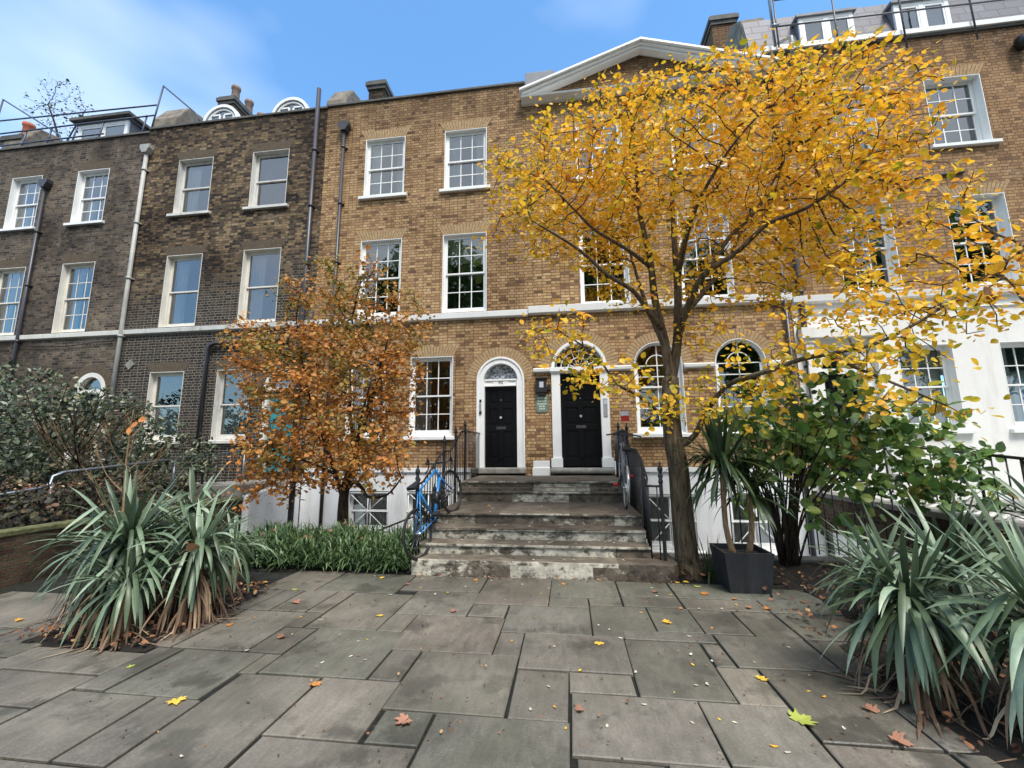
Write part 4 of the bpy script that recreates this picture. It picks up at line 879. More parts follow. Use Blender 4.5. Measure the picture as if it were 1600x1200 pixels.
Ys = [4.2, 4.75, 5.3, 5.85, 6.4, 6.95, 7.5, 8.05]
m = MB(); m.tube([(XX, 3.6, zt_(3.6)), (XX, 8.1, zt_(8.1))], .02, 8); m.build('handrail', M['black_iron'], t_)
m = MB(); m.tube([(XX, 3.6, .82), (XX, 8.1, .82)], .014, 8); m.build('bottom_rail', M['black_iron'], t_)
for k, yv in enumerate(Ys): m = MB(); m.tube([(XX, yv, .69), (XX, yv, zt_(yv))], .017, 8); m.build('post', M['black_iron'], t_)
for k in range(0, len(Ys)-1):
    a, b = Ys[k], Ys[k+1]; m = MB()
    if k % 2 == 0: m.tube([(XX, a, .83), (XX, b, zt_(b)-.02)], .012, 6); m.tube([(XX+.01, a, zt_(a)-.02), (XX+.01, b, .83)], .012, 6); m.lathe((XX, (a+b)/2, (.83+zt_(b))/2-.05), [(.005, 0), (.05, .05), (.005, .1)], 8)
    else:
        for q in (1, 2): yy = a+(b-a)*q/3; m.tube([(XX, yy, .82), (XX, yy, zt_(yy))], .009, 6)
    m.build('brace', M['black_iron'], t_)
for yv, X_ in ((7.2, 4.5), (7.2, 3.0)): pass
railing('iron_railing', 'black area railing behind the big green shrub', [(5.1, 7.15, 0, 1.45)], [(5.1, 7.15, 1.1), (2.4, 7.15, 1.1)], [(5.1, 7.15, .03), (2.4, 7.15, .03)], 20)

# ---- left boundary wall, handrail, house 2 stoop
bw_ = thing('garden_wall', 'low mossy brick wall at the far left of the paving', 'wall', (-7, 5, 0)); bw_.location = (0, 0, 0)
m = MB(); m.box(-7.12, -6.9, -2, 8.4, -.05, .60); m.build('wall_body', M['brick_garden'], bw_)
m = MB(); m.box(-7.14, -6.885, -2, 8.42, .60, .67); m.build('coping', plain('mossy_coping', (.20, .21, .08, 1), .95, var=.35, scale=9, bump=.02, dirt=(.07, .06, .04, 1)), bw_, bevel=.012)
m = MB(); m.prism([(8.4, .70), (9.2, .80), (10.15, .84), (10.15, -1.3), (8.4, -1.3)], 'x', -6.93, -6.76)
tag(m.build('area_wall', M['basewhite'], bevel=.015), 'white painted curved-top wall rising towards the left front door behind the copper tree', 'wall')
m = MB(); m.box(-8.3, -6.95, 8.4, Y0-.05, .5, .92); m.box(-9.5, -8.3, 8.9, Y0-.05, .5, .86); so_ = m.build('stoop', M['stone_grey'], bevel=.015); tag(so_, 'grey stone doorstep platform in front of the teal door', 'doorstep')
tube_thing('handrail', 'bent galvanised handrail running along the left garden path', 'handrail', [('rail', [(-8.3, 4.6, .93), (-8.25, 5.75, 1.08), (-8.25, 5.88, 1.13), (-8.25, 5.9, 1.25), (-8.25, 6.05, 1.31), (-8.2, 10.0, 1.66)]), ('post', [(-8.25, 5.9, .5), (-8.25, 5.9, 1.15)]), ('post', [(-8.2, 9.9, .5), (-8.2, 9.9, 1.65)]), ('post', [(-8.22, 8.0, .5), (-8.22, 8.0, 1.48)])], M['galv'], .024)
railing('iron_railing', 'thin black railing on the stone doorstep by the teal door', [(-8.1, 8.6, .9, 1.95)], [(-8.1, 8.6, 1.75), (-8.1, 10.1, 1.8)], [(-8.1, 8.6, .9), (-8.1, 10.1, .9)], 6)

# ---- small red sign by the right railing
SC=.55
sg = thing('sign', 'small red and white sign tied to the railing beside the right door', 'sign', (1.2, 9.2, 2.3))
m = MB(); m.box(-.03, .28, -.01, .01, .1, .27); m.build('top_panel', M['sign_pale'], sg); m = MB(); m.box(-.02, .3, -.011, .009, -.12, .099); m.build('red_panel', M['red'], sg); sg.scale = (SC, SC, SC); sg.location = (1.17, 9.4, 2.28)

# ---------------------------------------------------------------- bicycles
def bicycle(name, label, p_rear, p_front, lean, frame_mat, drop=True, group='bicycles on the steps', mud=False):
    a = Vector(p_rear); b = Vector(p_front); f = (b-a).normalized(); wb = (b-a).length
    side = f.cross(Vector((0, 0, 1))).normalized(); upv = side.cross(f).normalized()
    upv = (upv*math.cos(lean)+side*math.sin(lean)).normalized(); side = f.cross(upv).normalized()
    t_ = thing(name, label, 'bicycle', tuple(a), group); Mx = Matrix((f, side, upv)).transposed()
    def W(x, y, z): return Mx @ Vector((x, y, z))     # x forward, y side, z up, origin at rear contact
    R_ = .34
    for nm, cx_ in (('wheel', 0), ('wheel', wb)):
        m = MB(); n = 36; P_ = [W(cx_+(R_-.014)*math.cos(2*PI*k/n), 0, R_+(R_-.014)*math.sin(2*PI*k/n)) for k in range(n+1)]; m.tube(P_, .0155, 8, cap=False); wh = m.build(nm, M['rubber'], t_)
        m = MB(); P_ = [W(cx_+(R_-.036)*math.cos(2*PI*k/n), 0, R_+(R_-.036)*math.sin(2*PI*k/n)) for k in range(n+1)]; m.tube(P_, .010, 6, cap=False); m.build('rim', M['black_iron'] if drop else M['chrome'], wh)
        m = MB()
        for k in range(20): an = 2*PI*k/20; m.tube([W(cx_+.02*math.cos(an+1.2), .025*(-1)**k, R_+.02*math.sin(an+1.2)), W(cx_+(R_-.04)*math.cos(an), 0, R_+(R_-.04)*math.sin(an))], .0013, 4)
        m.tube([W(cx_, -.05, R_), W(cx_, .05, R_)], .018, 8); m.build('spokes', M['chrome'], wh)
        if mud:
            m = MB(); a0, a1 = (R(20), R(200)) if cx_ == 0 else (R(60), R(190)); m.tube([W(cx_+(R_+.025)*math.cos(a0+(a1-a0)*k/14), 0, R_+(R_+.025)*math.sin(a0+(a1-a0)*k/14)) for k in range(15)], .024, 6); m.build('mudguard', M['chrome'], t_)
    bb = (wb*.42, 0, .28); st_ = (wb*.30, 0, .80); ht = (wb*.80, 0, .84); hb = (wb*.835, 0, .70); m = MB(); s = 1.0
    def tb(p, q, r): m.tube([W(*p), W(*q)], r, 10)
    tb(bb, st_, .017); tb(st_, ht, .017); tb(bb, hb, .022); tb(ht, hb, .021)
    for sy in (-.045, .045): tb((bb[0], sy*.7, bb[2]), (0, sy, R_), .009); tb((st_[0], sy*.3, st_[2]), (0, sy, R_), .008); m.tube([W(hb[0], sy*.4, hb[2]), W(hb[0]+.02, sy, hb[2]-.1), W(wb, sy, R_)], [.014, .012, .009], 8)
    m.build('frame', frame_mat, t_)
    m = MB(); m.tube([W(*st_), W(wb*.28, 0, .93)], .013, 8); m.build('seat_post', M['black_iron'], t_)
    m = MB(); pts = [(-.13, .065), (-.1, .07), (-.02, .045), (.06, .022), (.13, .014)]; sx = wb*.28
    for (xa, ya), (xb, yb_) in zip(pts, pts[1:]):
        m.face([W(sx+xa, -ya, .945), W(sx+xb, -yb_, .945), W(sx+xb, yb_, .945), W(sx+xa, ya, .945)]); m.face([W(sx+xa, ya, .905), W(sx+xb, yb_, .92), W(sx+xb, -yb_, .92), W(sx+xa, -ya, .905)])
        m.face([W(sx+xa, -ya, .905), W(sx+xb, -yb_, .92), W(sx+xb, -yb_, .945), W(sx+xa, -ya, .945)]); m.face([W(sx+xa, ya, .945), W(sx+xb, yb_, .945), W(sx+xb, yb_, .92), W(sx+xa, ya, .905)])
    m.face([W(sx-.13, -.065, .905), W(sx-.13, -.065, .945), W(sx-.13, .065, .945), W(sx-.13, .065, .905)]); m.build('saddle', M['rubber'], t_)
    m = MB(); hx = wb*.80; m.tube([W(*ht), W(hx-.01, 0, .9), W(hx+.07, 0, .92)], .013, 8)
    if drop:
        for sy in (-1, 1): m.tube([W(hx+.07, 0, .92), W(hx+.07, .17*sy, .92), W(hx+.09, .20*sy, .92), W(hx+.15, .205*sy, .915), W(hx+.17, .205*sy, .86), W(hx+.12, .21*sy, .80), W(hx+.03, .215*sy, .79)], .013, 8); m.tube([W(hx+.16, .205*sy, .92), W(hx+.20, .205*sy, .96), W(hx+.19, .205*sy, .86)], .012, 6)
    else: m.tube([W(hx-.06, -.30, .98), W(hx+.04, -.12, .98), W(hx+.06, 0, .95), W(hx+.04, .12, .98), W(hx-.06, .30, .98)], .013, 8)
    m.build('handlebar', M['black_iron'], t_)
    m = MB(); m.tube([W(bb[0], -.06, bb[2]), W(bb[0], .06, bb[2])], .022, 8)
    m.tube([W(bb[0]+.09*math.cos(2*PI*k/18), -.05, bb[2]+.09*math.sin(2*PI*k/18)) for k in range(19)], .006, 5); m.tube([W(bb[0], -.07, bb[2]), W(bb[0]+.1, -.075, bb[2]-.13)], .01, 6); m.tube([W(bb[0], .07, bb[2]), W(bb[0]-.1, .075, bb[2]+.13)], .01, 6)
    m.tube([W(bb[0], -.05, bb[2]+.085), W(0, -.045, R_+.04)], .004, 4); m.tube([W(bb[0], -.05, bb[2]-.085), W(0, -.045, R_-.04)], .004, 4); m.build('crankset', M['black_iron'], t_)
    for x_, y_, z_ in ((bb[0]+.1, -.12, bb[2]-.13), (bb[0]-.1, .12, bb[2]+.13)):
        m = MB(); m.box(-.045, .045, -.045, .045, -.012, .012); m.v = [tuple(W(x_+v[0], y_+v[1], z_+v[2])) for v in m.v]; m.build('pedal', M['rubber'] if drop else M['red'], t_)
    if drop: m = MB(); m.tube([W(wb*.56, 0, .40), W(wb*.66, 0, .56)], .034, 10); m.build('water_bottle', M['black_iron'], t_)
    return t_
bicycle('bicycle', 'bright blue road bike with drop bars leaning on the left railing', (-1.99, 5.88, .19), (-1.80, 6.84, .665), R(-7), M['blue_frame'])
bicycle('bicycle', 'grey bike with pale mudguards and red pedals against the right railing', (.90, 7.35, .665), (.95, 8.32, 1.02), R(4), M['grey_frame'], drop=False, mud=True)

# ---------------------------------------------------------------- plants
LT = np.array([(0, 0, 0), (-.24, .12, .05), (-.38, .38, .07), (-.33, .66, .05), (-.15, .88, .01), (0, 1.02, -.07), (.15, .88, .01), (.33, .66, .05), (.38, .38, .07), (.24, .12, .05), (0, .5, -.03)])
LF = np.array([(k, 10, (k+1) % 10) for k in range(10)])[:, ::-1]
def leaf_cloud(name, P, N, size, mat, parent=None, rnd=None, tmpl=LT, faces=LF, svar=.3, droop=.3, width=1.0):
    """P positions (n,3); N preferred upward normals; leaves point outwards/downwards at random"""
    n = len(P); N = N/np.maximum(np.linalg.norm(N, axis=1), 1e-6)[:, None]
    D = rng.normal(size=(n, 3)); D[:, 2] -= droop; D -= (D*N).sum(1)[:, None]*N; D /= np.maximum(np.linalg.norm(D, axis=1), 1e-6)[:, None]
    S = np.cross(D, N); sc = size*(1+svar*rng.normal(size=n)).clip(.5, 1.8)
    T = tmpl.copy(); T[:, 0] *= width
    V = P[:, None, :]+sc[:, None, None]*(T[None, :, 0:1]*S[:, None, :]+T[None, :, 1:2]*D[:, None, :]+T[None, :, 2:3]*N[:, None, :])
    Fc = (faces[None]+(np.arange(n)*len(T))[:, None, None]).reshape(-1, faces.shape[1])
    if rnd is None: rnd = rng.random(n)
    return np_mesh(name, V.reshape(-1, 3), Fc, mat, parent, np.repeat(rnd, len(T)))

def smooth_line(P, k=4):
    P = [Vector(p) for p in P]; out = []
    for i in range(len(P)-1):
        p0 = P[max(i-1, 0)]; p1 = P[i]; p2 = P[i+1]; p3 = P[min(i+2, len(P)-1)]
        for j in range(k):
            t = j/k; out.append(.5*((2*p1)+(-p0+p2)*t+(2*p0-5*p1+4*p2-p3)*t*t+(-p0+3*p1-3*p2+p3)*t**3))
    return out+[P[-1]]

def grow(limbs, attr, step=.13, infl=.9, kill=.16, iters=70):
    """space colonisation from the nodes of the limbs towards attractor points; returns nodes, parents, number of seed nodes"""
    nodes = [np.array(p) for L_ in limbs for p in L_]; par = [-1]*len(nodes); seed = len(nodes)
    A = attr.copy(); Nn = np.array(nodes); par = list(par)
    d_best = np.full(len(A), 1e9); i_best = np.zeros(len(A), int)
    def upd(new, base):
        nonlocal d_best, i_best
        d = np.linalg.norm(A[:, None]-new[None], axis=2); j = d.argmin(1); dm = d[np.arange(len(A)), j]; b = dm < d_best
        d_best[b] = dm[b]; i_best[b] = j[b]+base
    for s in range(0, len(Nn), 400): upd(Nn[s:s+400], s)
    for it in range(iters):
        if len(A) == 0: break
        act = d_best < infl*(1+it*.03)
        if not act.any(): infl *= 1.3; continue
        acc = {}
        dirs = A-Nn[i_best]; dirs /= np.maximum(np.linalg.norm(dirs, axis=1), 1e-6)[:, None]
        for k in np.nonzero(act)[0]: acc.setdefault(i_best[k], []).append(dirs[k])
        new = []; np_ = []
        for i, ds in acc.items():
            d = np.mean(ds, 0)+rng.normal(size=3)*.12+np.array([0, 0, .05]); d /= max(np.linalg.norm(d), 1e-6); new.append(Nn[i]+d*step); np_.append(i)
        new = np.array(new); base = len(Nn); Nn = np.vstack([Nn, new]); par += np_
        upd(new, base); keep = d_best > kill; A = A[keep]; d_best = d_best[keep]; i_best = i_best[keep]
    return Nn, par, seed

def twig_mesh(name, Nn, par, seed, mat, parent, rt=.0048, exp=2.3, n=5):
    cnt = np.zeros(len(Nn)); kids = np.zeros(len(Nn), int)
    for i in range(len(Nn)-1, seed-1, -1):
        if cnt[i] == 0: cnt[i] = 1
        if par[i] >= 0: cnt[par[i]] += cnt[i]; kids[par[i]] += 1
    rad = rt*np.maximum(cnt, 1)**(1/exp); rad = np.minimum(rad, .035)
    ids = np.arange(seed, len(Nn)); A = Nn[np.array(par)[ids]]; B = Nn[ids]; ra = np.minimum(rad[np.array(par)[ids]], rad[ids]*1.5); rb = rad[ids]
    D = B-A; D /= np.maximum(np.linalg.norm(D, axis=1), 1e-6)[:, None]; ref = np.where(np.abs(D[:, 2:3]) < .9, [[0, 0, 1.]], [[1., 0, 0]]); U = np.cross(D, ref); U /= np.linalg.norm(U, axis=1)[:, None]; W_ = np.cross(D, U)
    an = 2*PI*np.arange(n)/n; ring = U[:, None]*np.cos(an)[None, :, None]+W_[:, None]*np.sin(an)[None, :, None]
    V = np.concatenate([A[:, None]+ring*ra[:, None, None], B[:, None]+ring*rb[:, None, None]], 1).reshape(-1, 3)
    q = np.array([(j, (j+1) % n, n+(j+1) % n, n+j) for j in range(n)]); Fc = (q[None]+(np.arange(len(ids))*2*n)[:, None, None]).reshape(-1, 4)
    return np_mesh(name, V, Fc, mat, parent, smooth=True), kids

def ell(c, r, n, shell=.0):
    out = []
    c = np.array(c); r = np.array(r)
    while len(out) < n:
        p = rng.uniform(-1, 1, 3); d = np.linalg.norm(p)
        if shell < d < 1: out.append(c+p*r)
    return np.array(out)

def make_tree(name, label, cat, limbs, radii, ells, leafmat, leafsize, per, barkm, group=None, rndfun=None, kill=.17, spread=.08, width=1.0, infl=.9, seg=12, up=.9, thin=None):
    base = limbs[0][0]; t_ = thing(name, label, cat, tuple(base), group); t_.location = (0, 0, 0)
    sm = [smooth_line(L_, 4) for L_ in limbs]; m = MB()
    for L_, (ra, rb) in zip(sm, radii):
        n = len(L_); rr = [ra+(rb-ra)*(k/(n-1))**.8 for k in range(n)]
        m.tube(L_, rr, seg, cap=True)
    if radii[0][0] > .1:     # root flare
        b = Vector(base); fl = []
        for k in range(3): fl.append(b+Vector((0, 0, -.02+.12*k)))
        m.tube(fl, [radii[0][0]*1.45, radii[0][0]*1.12, radii[0][0]*.97], seg)
    m.build('trunk', barkm, t_)
    attr = np.vstack([ell(c, r, n) for c, r, n in ells])
    if thin: attr = attr[thin(attr)]
    Nn, par, seed = grow([[tuple(p) for p in L_[(len(L_)//3 if i == 0 else 1):]] for i, L_ in enumerate(sm)], attr, infl=infl, kill=kill)
    tw, kids = twig_mesh('branches', Nn, par, seed, barkm, t_)
    tips = np.arange(seed, len(Nn)); P = Nn[tips]
    P = np.repeat(P, per, 0)+rng.normal(size=(len(P)*per, 3))*spread
    N = rng.normal(size=P.shape)*.75; N[:, 2] += up; N[:, 1] -= .35
    rnd = rndfun(P) if rndfun else None; print(name, len(Nn), len(P))
    leaf_cloud('foliage', P, N, leafsize, leafmat, t_, rnd, width=width)
    return t_

# -- big yellow tree
YL = [[(1.50,5.95,-.04),(1.48,5.97,.30),(1.47,6,.78),(1.46,6,1.36),(1.42,6,1.70),(1.42,6.02,2.14),(1.45,6.05,2.59)],
 [(1.44,6.04,2.45),(1.41,6.05,3.06),(1.34,6,3.42),(1.28,5.95,3.79),(1.26,5.95,4.28),(1.22,5.95,4.58),(1.16,6,5.12),(1.15,6,5.64),(1.14,6.05,6.33),(1.14,6.1,7.05)],
 [(1.45,6.05,2.5),(1.58,6.1,3.06),(1.63,6.1,3.54),(1.65,6.1,4.02),(1.65,6.1,4.42),(1.68,6.2,4.98),(1.70,6.2,5.51),(1.83,6.2,6.1),(2.0,6.3,6.7)],
 [(1.36,6.0,3.3),(1.17,5.8,3.46),(.94,5.6,3.72),(.6,5.5,3.93),(.27,5.4,4.23),(-.03,5.2,4.37),(-.31,5.1,4.52)],
 [(1.26,5.95,4.2),(.9,5.7,4.38),(.46,5.6,4.65),(.2,5.5,4.9),(-.14,5.5,5.33)],
 [(1.60,6.1,3.2),(1.71,5.9,3.56),(1.89,5.7,3.93),(2.25,5.5,4.13),(2.58,5.3,4.40),(2.93,5.1,4.46),(3.32,5.0,4.69)],
 [(1.95,5.75,4.0),(2.35,5.9,4.56),(2.77,6,4.98),(3.28,6.2,5.78),(3.58,6.3,6.47)],
 [(1.65,6.1,4.2),(1.89,6.2,4.86),(2.12,6.4,5.38),(2.61,6.6,5.91),(2.95,6.8,6.73)],
 [(1.46,6,1.62),(1.67,5.9,1.78),(1.8,5.7,2.10),(1.99,5.4,2.39),(2.26,5,2.46),(2.59,4.6,2.55),(2.8,4.4,2.36),(2.97,4.2,2.17),(3.19,4,1.95)],
 [(1.99,5.4,2.39),(2.53,5,2.56),(2.82,4.8,2.60),(3.2,4.7,2.67),(3.58,4.6,2.87),(3.96,4.6,3.12),(4.54,4.6,3.52)],
 [(1.42,6.0,1.95),(1.28,5.9,2.05),(.95,5.6,2.28),(.63,5.3,2.41),(.4,5.1,2.7),(.21,5,2.84)],
 [(1.42,6.05,3.0),(1.25,6.8,4.23),(1.02,7.6,6.5)], [(1.6,6.1,3.4),(2.84,7.2,4.86),(3.9,7.8,6.9)],
 [(1.65,6.1,4.0),(1.75,5.5,4.7),(2.1,5.1,5.3),(2.5,4.9,5.7)]]
YR = [(.155,.11),(.072,.018),(.075,.018),(.045,.012),(.035,.009),(.06,.014),(.04,.01),(.04,.01),(.045,.008),(.03,.008),(.035,.008),(.05,.01),(.055,.01),(.035,.01)]
YE = [((2.15,6.3,5.45),(2.9,1.8,1.95),2300),((3.7,6.0,6.0),(1.45,1.3,1.35),620),((0.2,6.1,5.7),(1.5,1.2,1.15),400),((-.5,5.8,4.7),(.9,.8,.9),60),
 ((2.3,6.2,6.75),(1.9,1.1,.65),240),((2.6,5.6,3.6),(1.5,.9,.75),200),((4.0,5.6,4.5),(1.2,.9,.9),200),((4.0,4.7,3.0),(1.1,.5,.36),110),((4.7,4.65,3.5),(.8,.4,.35),60),
 ((2.9,4.6,2.5),(.9,.5,.22),100),((3.05,4.15,1.95),(.62,.3,.15),60),((1.45,5.6,2.2),(.6,.4,.45),50),((.45,5.2,2.5),(.75,.35,.3),60),((-.1,5.0,3.0),(.6,.4,.5),36),((2.2,5.1,2.15),(.45,.35,.4),45)]
def yrnd(P):
    v = .30+.10*rng.normal(size=len(P))*2+.06*np.sin(P[:, 0]*3.1)+.06*np.sin(P[:, 2]*2.7+P[:, 1])
    v += np.where(P[:, 2] < 3.0, .0, .12); g = rng.random(len(P)) < np.where((P[:, 2] > 7.0) | ((P[:, 2] < 2.8) & (P[:, 0] > 1.6)), .16, .04); v[g] = rng.uniform(0, .1, g.sum()); return v.clip(0, 1)
make_tree('yellow_tree', 'tall tree with bright yellow autumn leaves standing right of the entrance steps', 'tree', YL, YR, YE, M['leaf_yellow'], .064, 7, M['bark'], thin=lambda A: (A[:, 2] > 5.0-.35*rng.random(len(A))) | (A[:, 0] > 2.9) | (A[:, 2] < 3.2) | (rng.random(len(A)) < .16), rndfun=yrnd, width=1.12, seg=14)

# -- copper tree
CL = [[(-4.14,7.6,-.05),(-4.18,7.6,.5),(-4.16,7.6,.95),(-4.06,7.6,1.3),(-3.94,7.6,1.79),(-3.78,7.6,2.4),(-3.5,7.6,3.2)],
 [(-4.18,7.6,.7),(-4.35,7.5,1.3),(-4.6,7.4,2.0),(-4.9,7.3,2.9),(-5.1,7.3,3.8)],[(-4.0,7.6,1.6),(-4.2,7.7,2.4),(-4.3,7.8,3.4),(-4.3,7.8,4.4)],
 [(-4.17,7.6,.85),(-3.95,7.5,1.05),(-3.75,7.45,.95),(-3.6,7.4,.8),(-3.2,7.3,.85),(-2.9,7.2,1.15)],[(-3.9,7.6,1.9),(-3.6,7.3,2.6),(-3.3,7.2,3.4)],[(-4.3,7.5,1.2),(-4.9,7.2,1.5),(-5.5,7.0,1.7)],
 [(-4.0,7.6,1.6),(-3.6,7.0,2.2),(-3.3,6.7,2.8)], [(-4.5,7.5,1.8),(-5.2,7.9,2.6),(-5.8,8.1,3.4)]]
CR = [(.12,.03),(.05,.012),(.045,.01),(.055,.012),(.035,.01),(.035,.01),(.03,.01),(.03,.01)]
CE = [((-4.35,7.4,2.6),(1.45,1.2,1.7),800),((-5.3,7.3,3.2),(1.25,1.0,.95),330),((-5.9,7.3,3.6),(.7,.6,.5),80),((-5.3,7.1,1.2),(.7,.6,.6),90),((-2.9,7.3,3.7),(.5,.4,.5),40),((-3.5,7.4,3.2),(1.0,.9,1.1),200),((-4.3,7.4,4.6),(1.5,.9,.65),130),((-5.0,7.2,1.6),(1.0,.9,.9),230),((-3.4,7.2,1.7),(.75,.8,.75),130),((-3.75,7.3,5.0),(.5,.4,.5),16),((-6.3,7.4,3.9),(.5,.5,.5),22),((-2.75,7.4,4.0),(.35,.3,.3),12)]
make_tree('copper_tree', 'small bushy tree with copper and orange leaves left of the steps', 'tree', CL, CR, CE, M['leaf_copper'], .068, 9, M['bark_dark'], kill=.15, spread=.075, seg=10,
          rndfun=lambda P: (.5+.16*rng.normal(size=len(P))+.22*np.sin(P[:, 0]*3.3+P[:, 2]*3.7)*np.cos(P[:, 2]*2.9-P[:, 0])-.05*(P[:, 2]-2.5)).clip(0, 1))

def bush(name, label, cat, stems, ells, mat, size, barkm, width=1.0, svar=.35, rndfun=None, group=None, up=.6):
    c0 = stems[0][0]; t_ = thing(name, label, cat, tuple(c0), group); t_.location = (0, 0, 0); m = MB()
    for s_ in stems: L_ = smooth_line(s_, 3); m.tube(L_, [.016*(1-.6*k/(len(L_)-1)) for k in range(len(L_))], 6)
    m.build('stems', barkm, t_)
    P = np.vstack([ell(c, r, n, .25) for c, r, n in ells]); P = P[P[:, 2] > .03]
    # clump the leaves so gaps stay open
    cl = P[rng.choice(len(P), max(12, len(P)//14))]; d = ((P[:, None]-cl[None])**2).sum(2).argmin(1); P = P*.55+cl[d]*.45+rng.normal(size=P.shape)*.035
    N = rng.normal(size=P.shape)*.7; N[:, 2] += up; N[:, 1] -= .5
    leaf_cloud('foliage', P, N, size, mat, t_, rndfun(P) if rndfun else None, width=width, svar=svar)
    return t_
def fan_stems(c, n, spread, h, lean=(0, 0)):
    out = []
    for k in range(n):
        a = rng.uniform(0, 2*PI); s_ = rng.uniform(.2, 1)*spread; b = (c[0]+.1*math.cos(a), c[1]+.1*math.sin(a), c[2])
        hh = h*rng.uniform(.6, 1); out.append([b, (b[0]+s_*.25*math.cos(a)+lean[0]*.3, b[1]+s_*.25*math.sin(a), c[2]+hh*.5), (b[0]+s_*math.cos(a)+lean[0], b[1]+s_*math.sin(a)+lean[1], c[2]+hh)])
    return out
bush('leafy_shrub', 'large broad-leaved green shrub with many stems right of the potted yucca', 'shrub', fan_stems((2.95, 6.5, 0), 30, .55, 2.2)+fan_stems((2.95, 6.5, 0), 10, 1.0, 2.4, (.8, 0)),
     [((3.3,6.4,2.0),(1.3,.8,.75),900),((4.3,6.5,1.6),(1.3,.8,.7),900),((2.6,6.3,1.7),(.75,.6,.6),260),((4.9,6.5,1.1),(.7,.6,.4),260),((3.5,6.1,1.0),(.8,.5,.5),110),((2.35,6.2,1.0),(.3,.25,.35),30)], M['leaf_green'], .10, M['bark_dark'], width=1.2, svar=.4)
bush('evergreen_shrub', 'big dark evergreen bush with thin bare twigs filling the left front garden', 'shrub', fan_stems((-11.0, 7.6, .5), 20, 2.2, 2.4),
     [((-12.8,8.0,2.1),(2.4,1.2,1.7),5200),((-10.2,7.8,1.9),(1.7,1.0,1.2),3600),((-8.4,8.2,1.5),(.9,.7,.8),800)], M['leaf_dark'], .085, M['bark_dark'], width=.8)
bush('evergreen_shrub', 'dull green bush at the left edge of the picture above the brick wall', 'shrub', fan_stems((-11.5, 6.0, .5), 8, 1.0, 1.8), [((-11.0,6.2,1.6),(1.7,.9,1.25),4200)], M['leaf_dark'], .08, M['bark_dark'], width=.8)
bush('ivy_hedge', 'low dark brownish ivy hedge behind the mossy brick wall', 'hedge', fan_stems((-8.0, 6.0, .5), 10, .6, .7), [((-7.9,4.6,.75),(.75,1.5,.42),1800),((-8.0,6.8,.85),(.8,1.5,.45),1600),((-10.0,6.0,.9),(1.6,1.0,.5),1100),((-8.2,3.0,.75),(1,1.2,.4),700)], M['leaf_ivy'], .06, M['bark_dark'])
# thin dead branches in the left shrubs and the bare sapling
def bare_tree(name, label, base, h, n, mat, spread, r0=.018, lean=(0, 0), cat='sapling'):
    t_ = thing(name, label, cat, base); t_.location = (0, 0, 0); b = Vector(base); m = MB(); top = b+Vector((lean[0], lean[1], h)); L_ = smooth_line([b, b.lerp(top, .35)+Vector((.02, 0, 0)), b.lerp(top, .7)-Vector((.02, 0, 0)), top], 4); m.tube(L_, [r0*(1-.8*k/(len(L_)-1)) for k in range(len(L_))], 7); m.build('trunk', mat, t_)
    m = MB()
    for k in range(n):
        f = rng.uniform(.3, .95); p = b.lerp(top, f); a = rng.uniform(0, 2*PI); l = spread*(1.15-f)*rng.uniform(.6, 1.2)
        q = p+Vector((math.cos(a)*l*.5, math.sin(a)*l*.4, l*.5)); e = p+Vector((math.cos(a)*l*.85, math.sin(a)*l*.7, l*1.25)); m.tube(smooth_line([p, q, e], 3), [r0*.45*(1-.12*j) for j in range(7)], 5)
        for j in range(3): s_ = q.lerp(e, rng.uniform(0, .8)); a2 = a+rng.uniform(-1, 1); m.tube([s_, s_+Vector((math.cos(a2), math.sin(a2)*.6, 1.1))*l*.3], [r0*.25, r0*.12], 4)
    m.build('branches', mat, t_); return t_
sap = bare_tree('bare_sapling', 'thin leafless pale sapling growing behind the left yuccas', (-5.35, 4.6, 0), 2.15, 12, M['bark_tan'], .75, .022, (-.05, 0))
P = np.array([[-5.25, 4.55, 2.02], [-5.2, 4.5, 1.98], [-5.28, 4.5, 1.93]]); leaf_cloud('last_leaves', P, np.array([[0, -1, .4]]*3, float), .1, M['fallen_orange'], sap)
bare_tree('bare_branches', 'pale leafless twigs standing in the ivy below the black-brick windows', (-9.6, 7.2, .6), 1.5, 34, M['bark_tan'], 1.2, .014, (.3, 0), cat='bush')
bare_tree('bare_branches', 'dark leafless branches leaning in front of the left evergreen bush', (-9.0, 7.0, .5), 1.9, 16, M['bark_dark'], 1.5, .03, (-.5, 0), cat='bush')

rt_ = make_tree('roof_tree', 'thin-twigged bare tree showing above the roofline at the top left', 'tree', [[(-24.7,16,9.5),(-24.9,16,14),(-25.2,16,17.2),(-26.3,16,19.6)],[(-25,16,16.6),(-24.4,16,18),(-23.9,16,19)]], [(.12,.03),(.05,.015)],
   [((-26.0,16,19.3),(2.0,.8,1.9),170),((-24.2,16,18.6),(1.0,.6,1.1),70)], M['leaf_dark'], .09, 1, M['bark_dark'], kill=.2, infl=1.5)

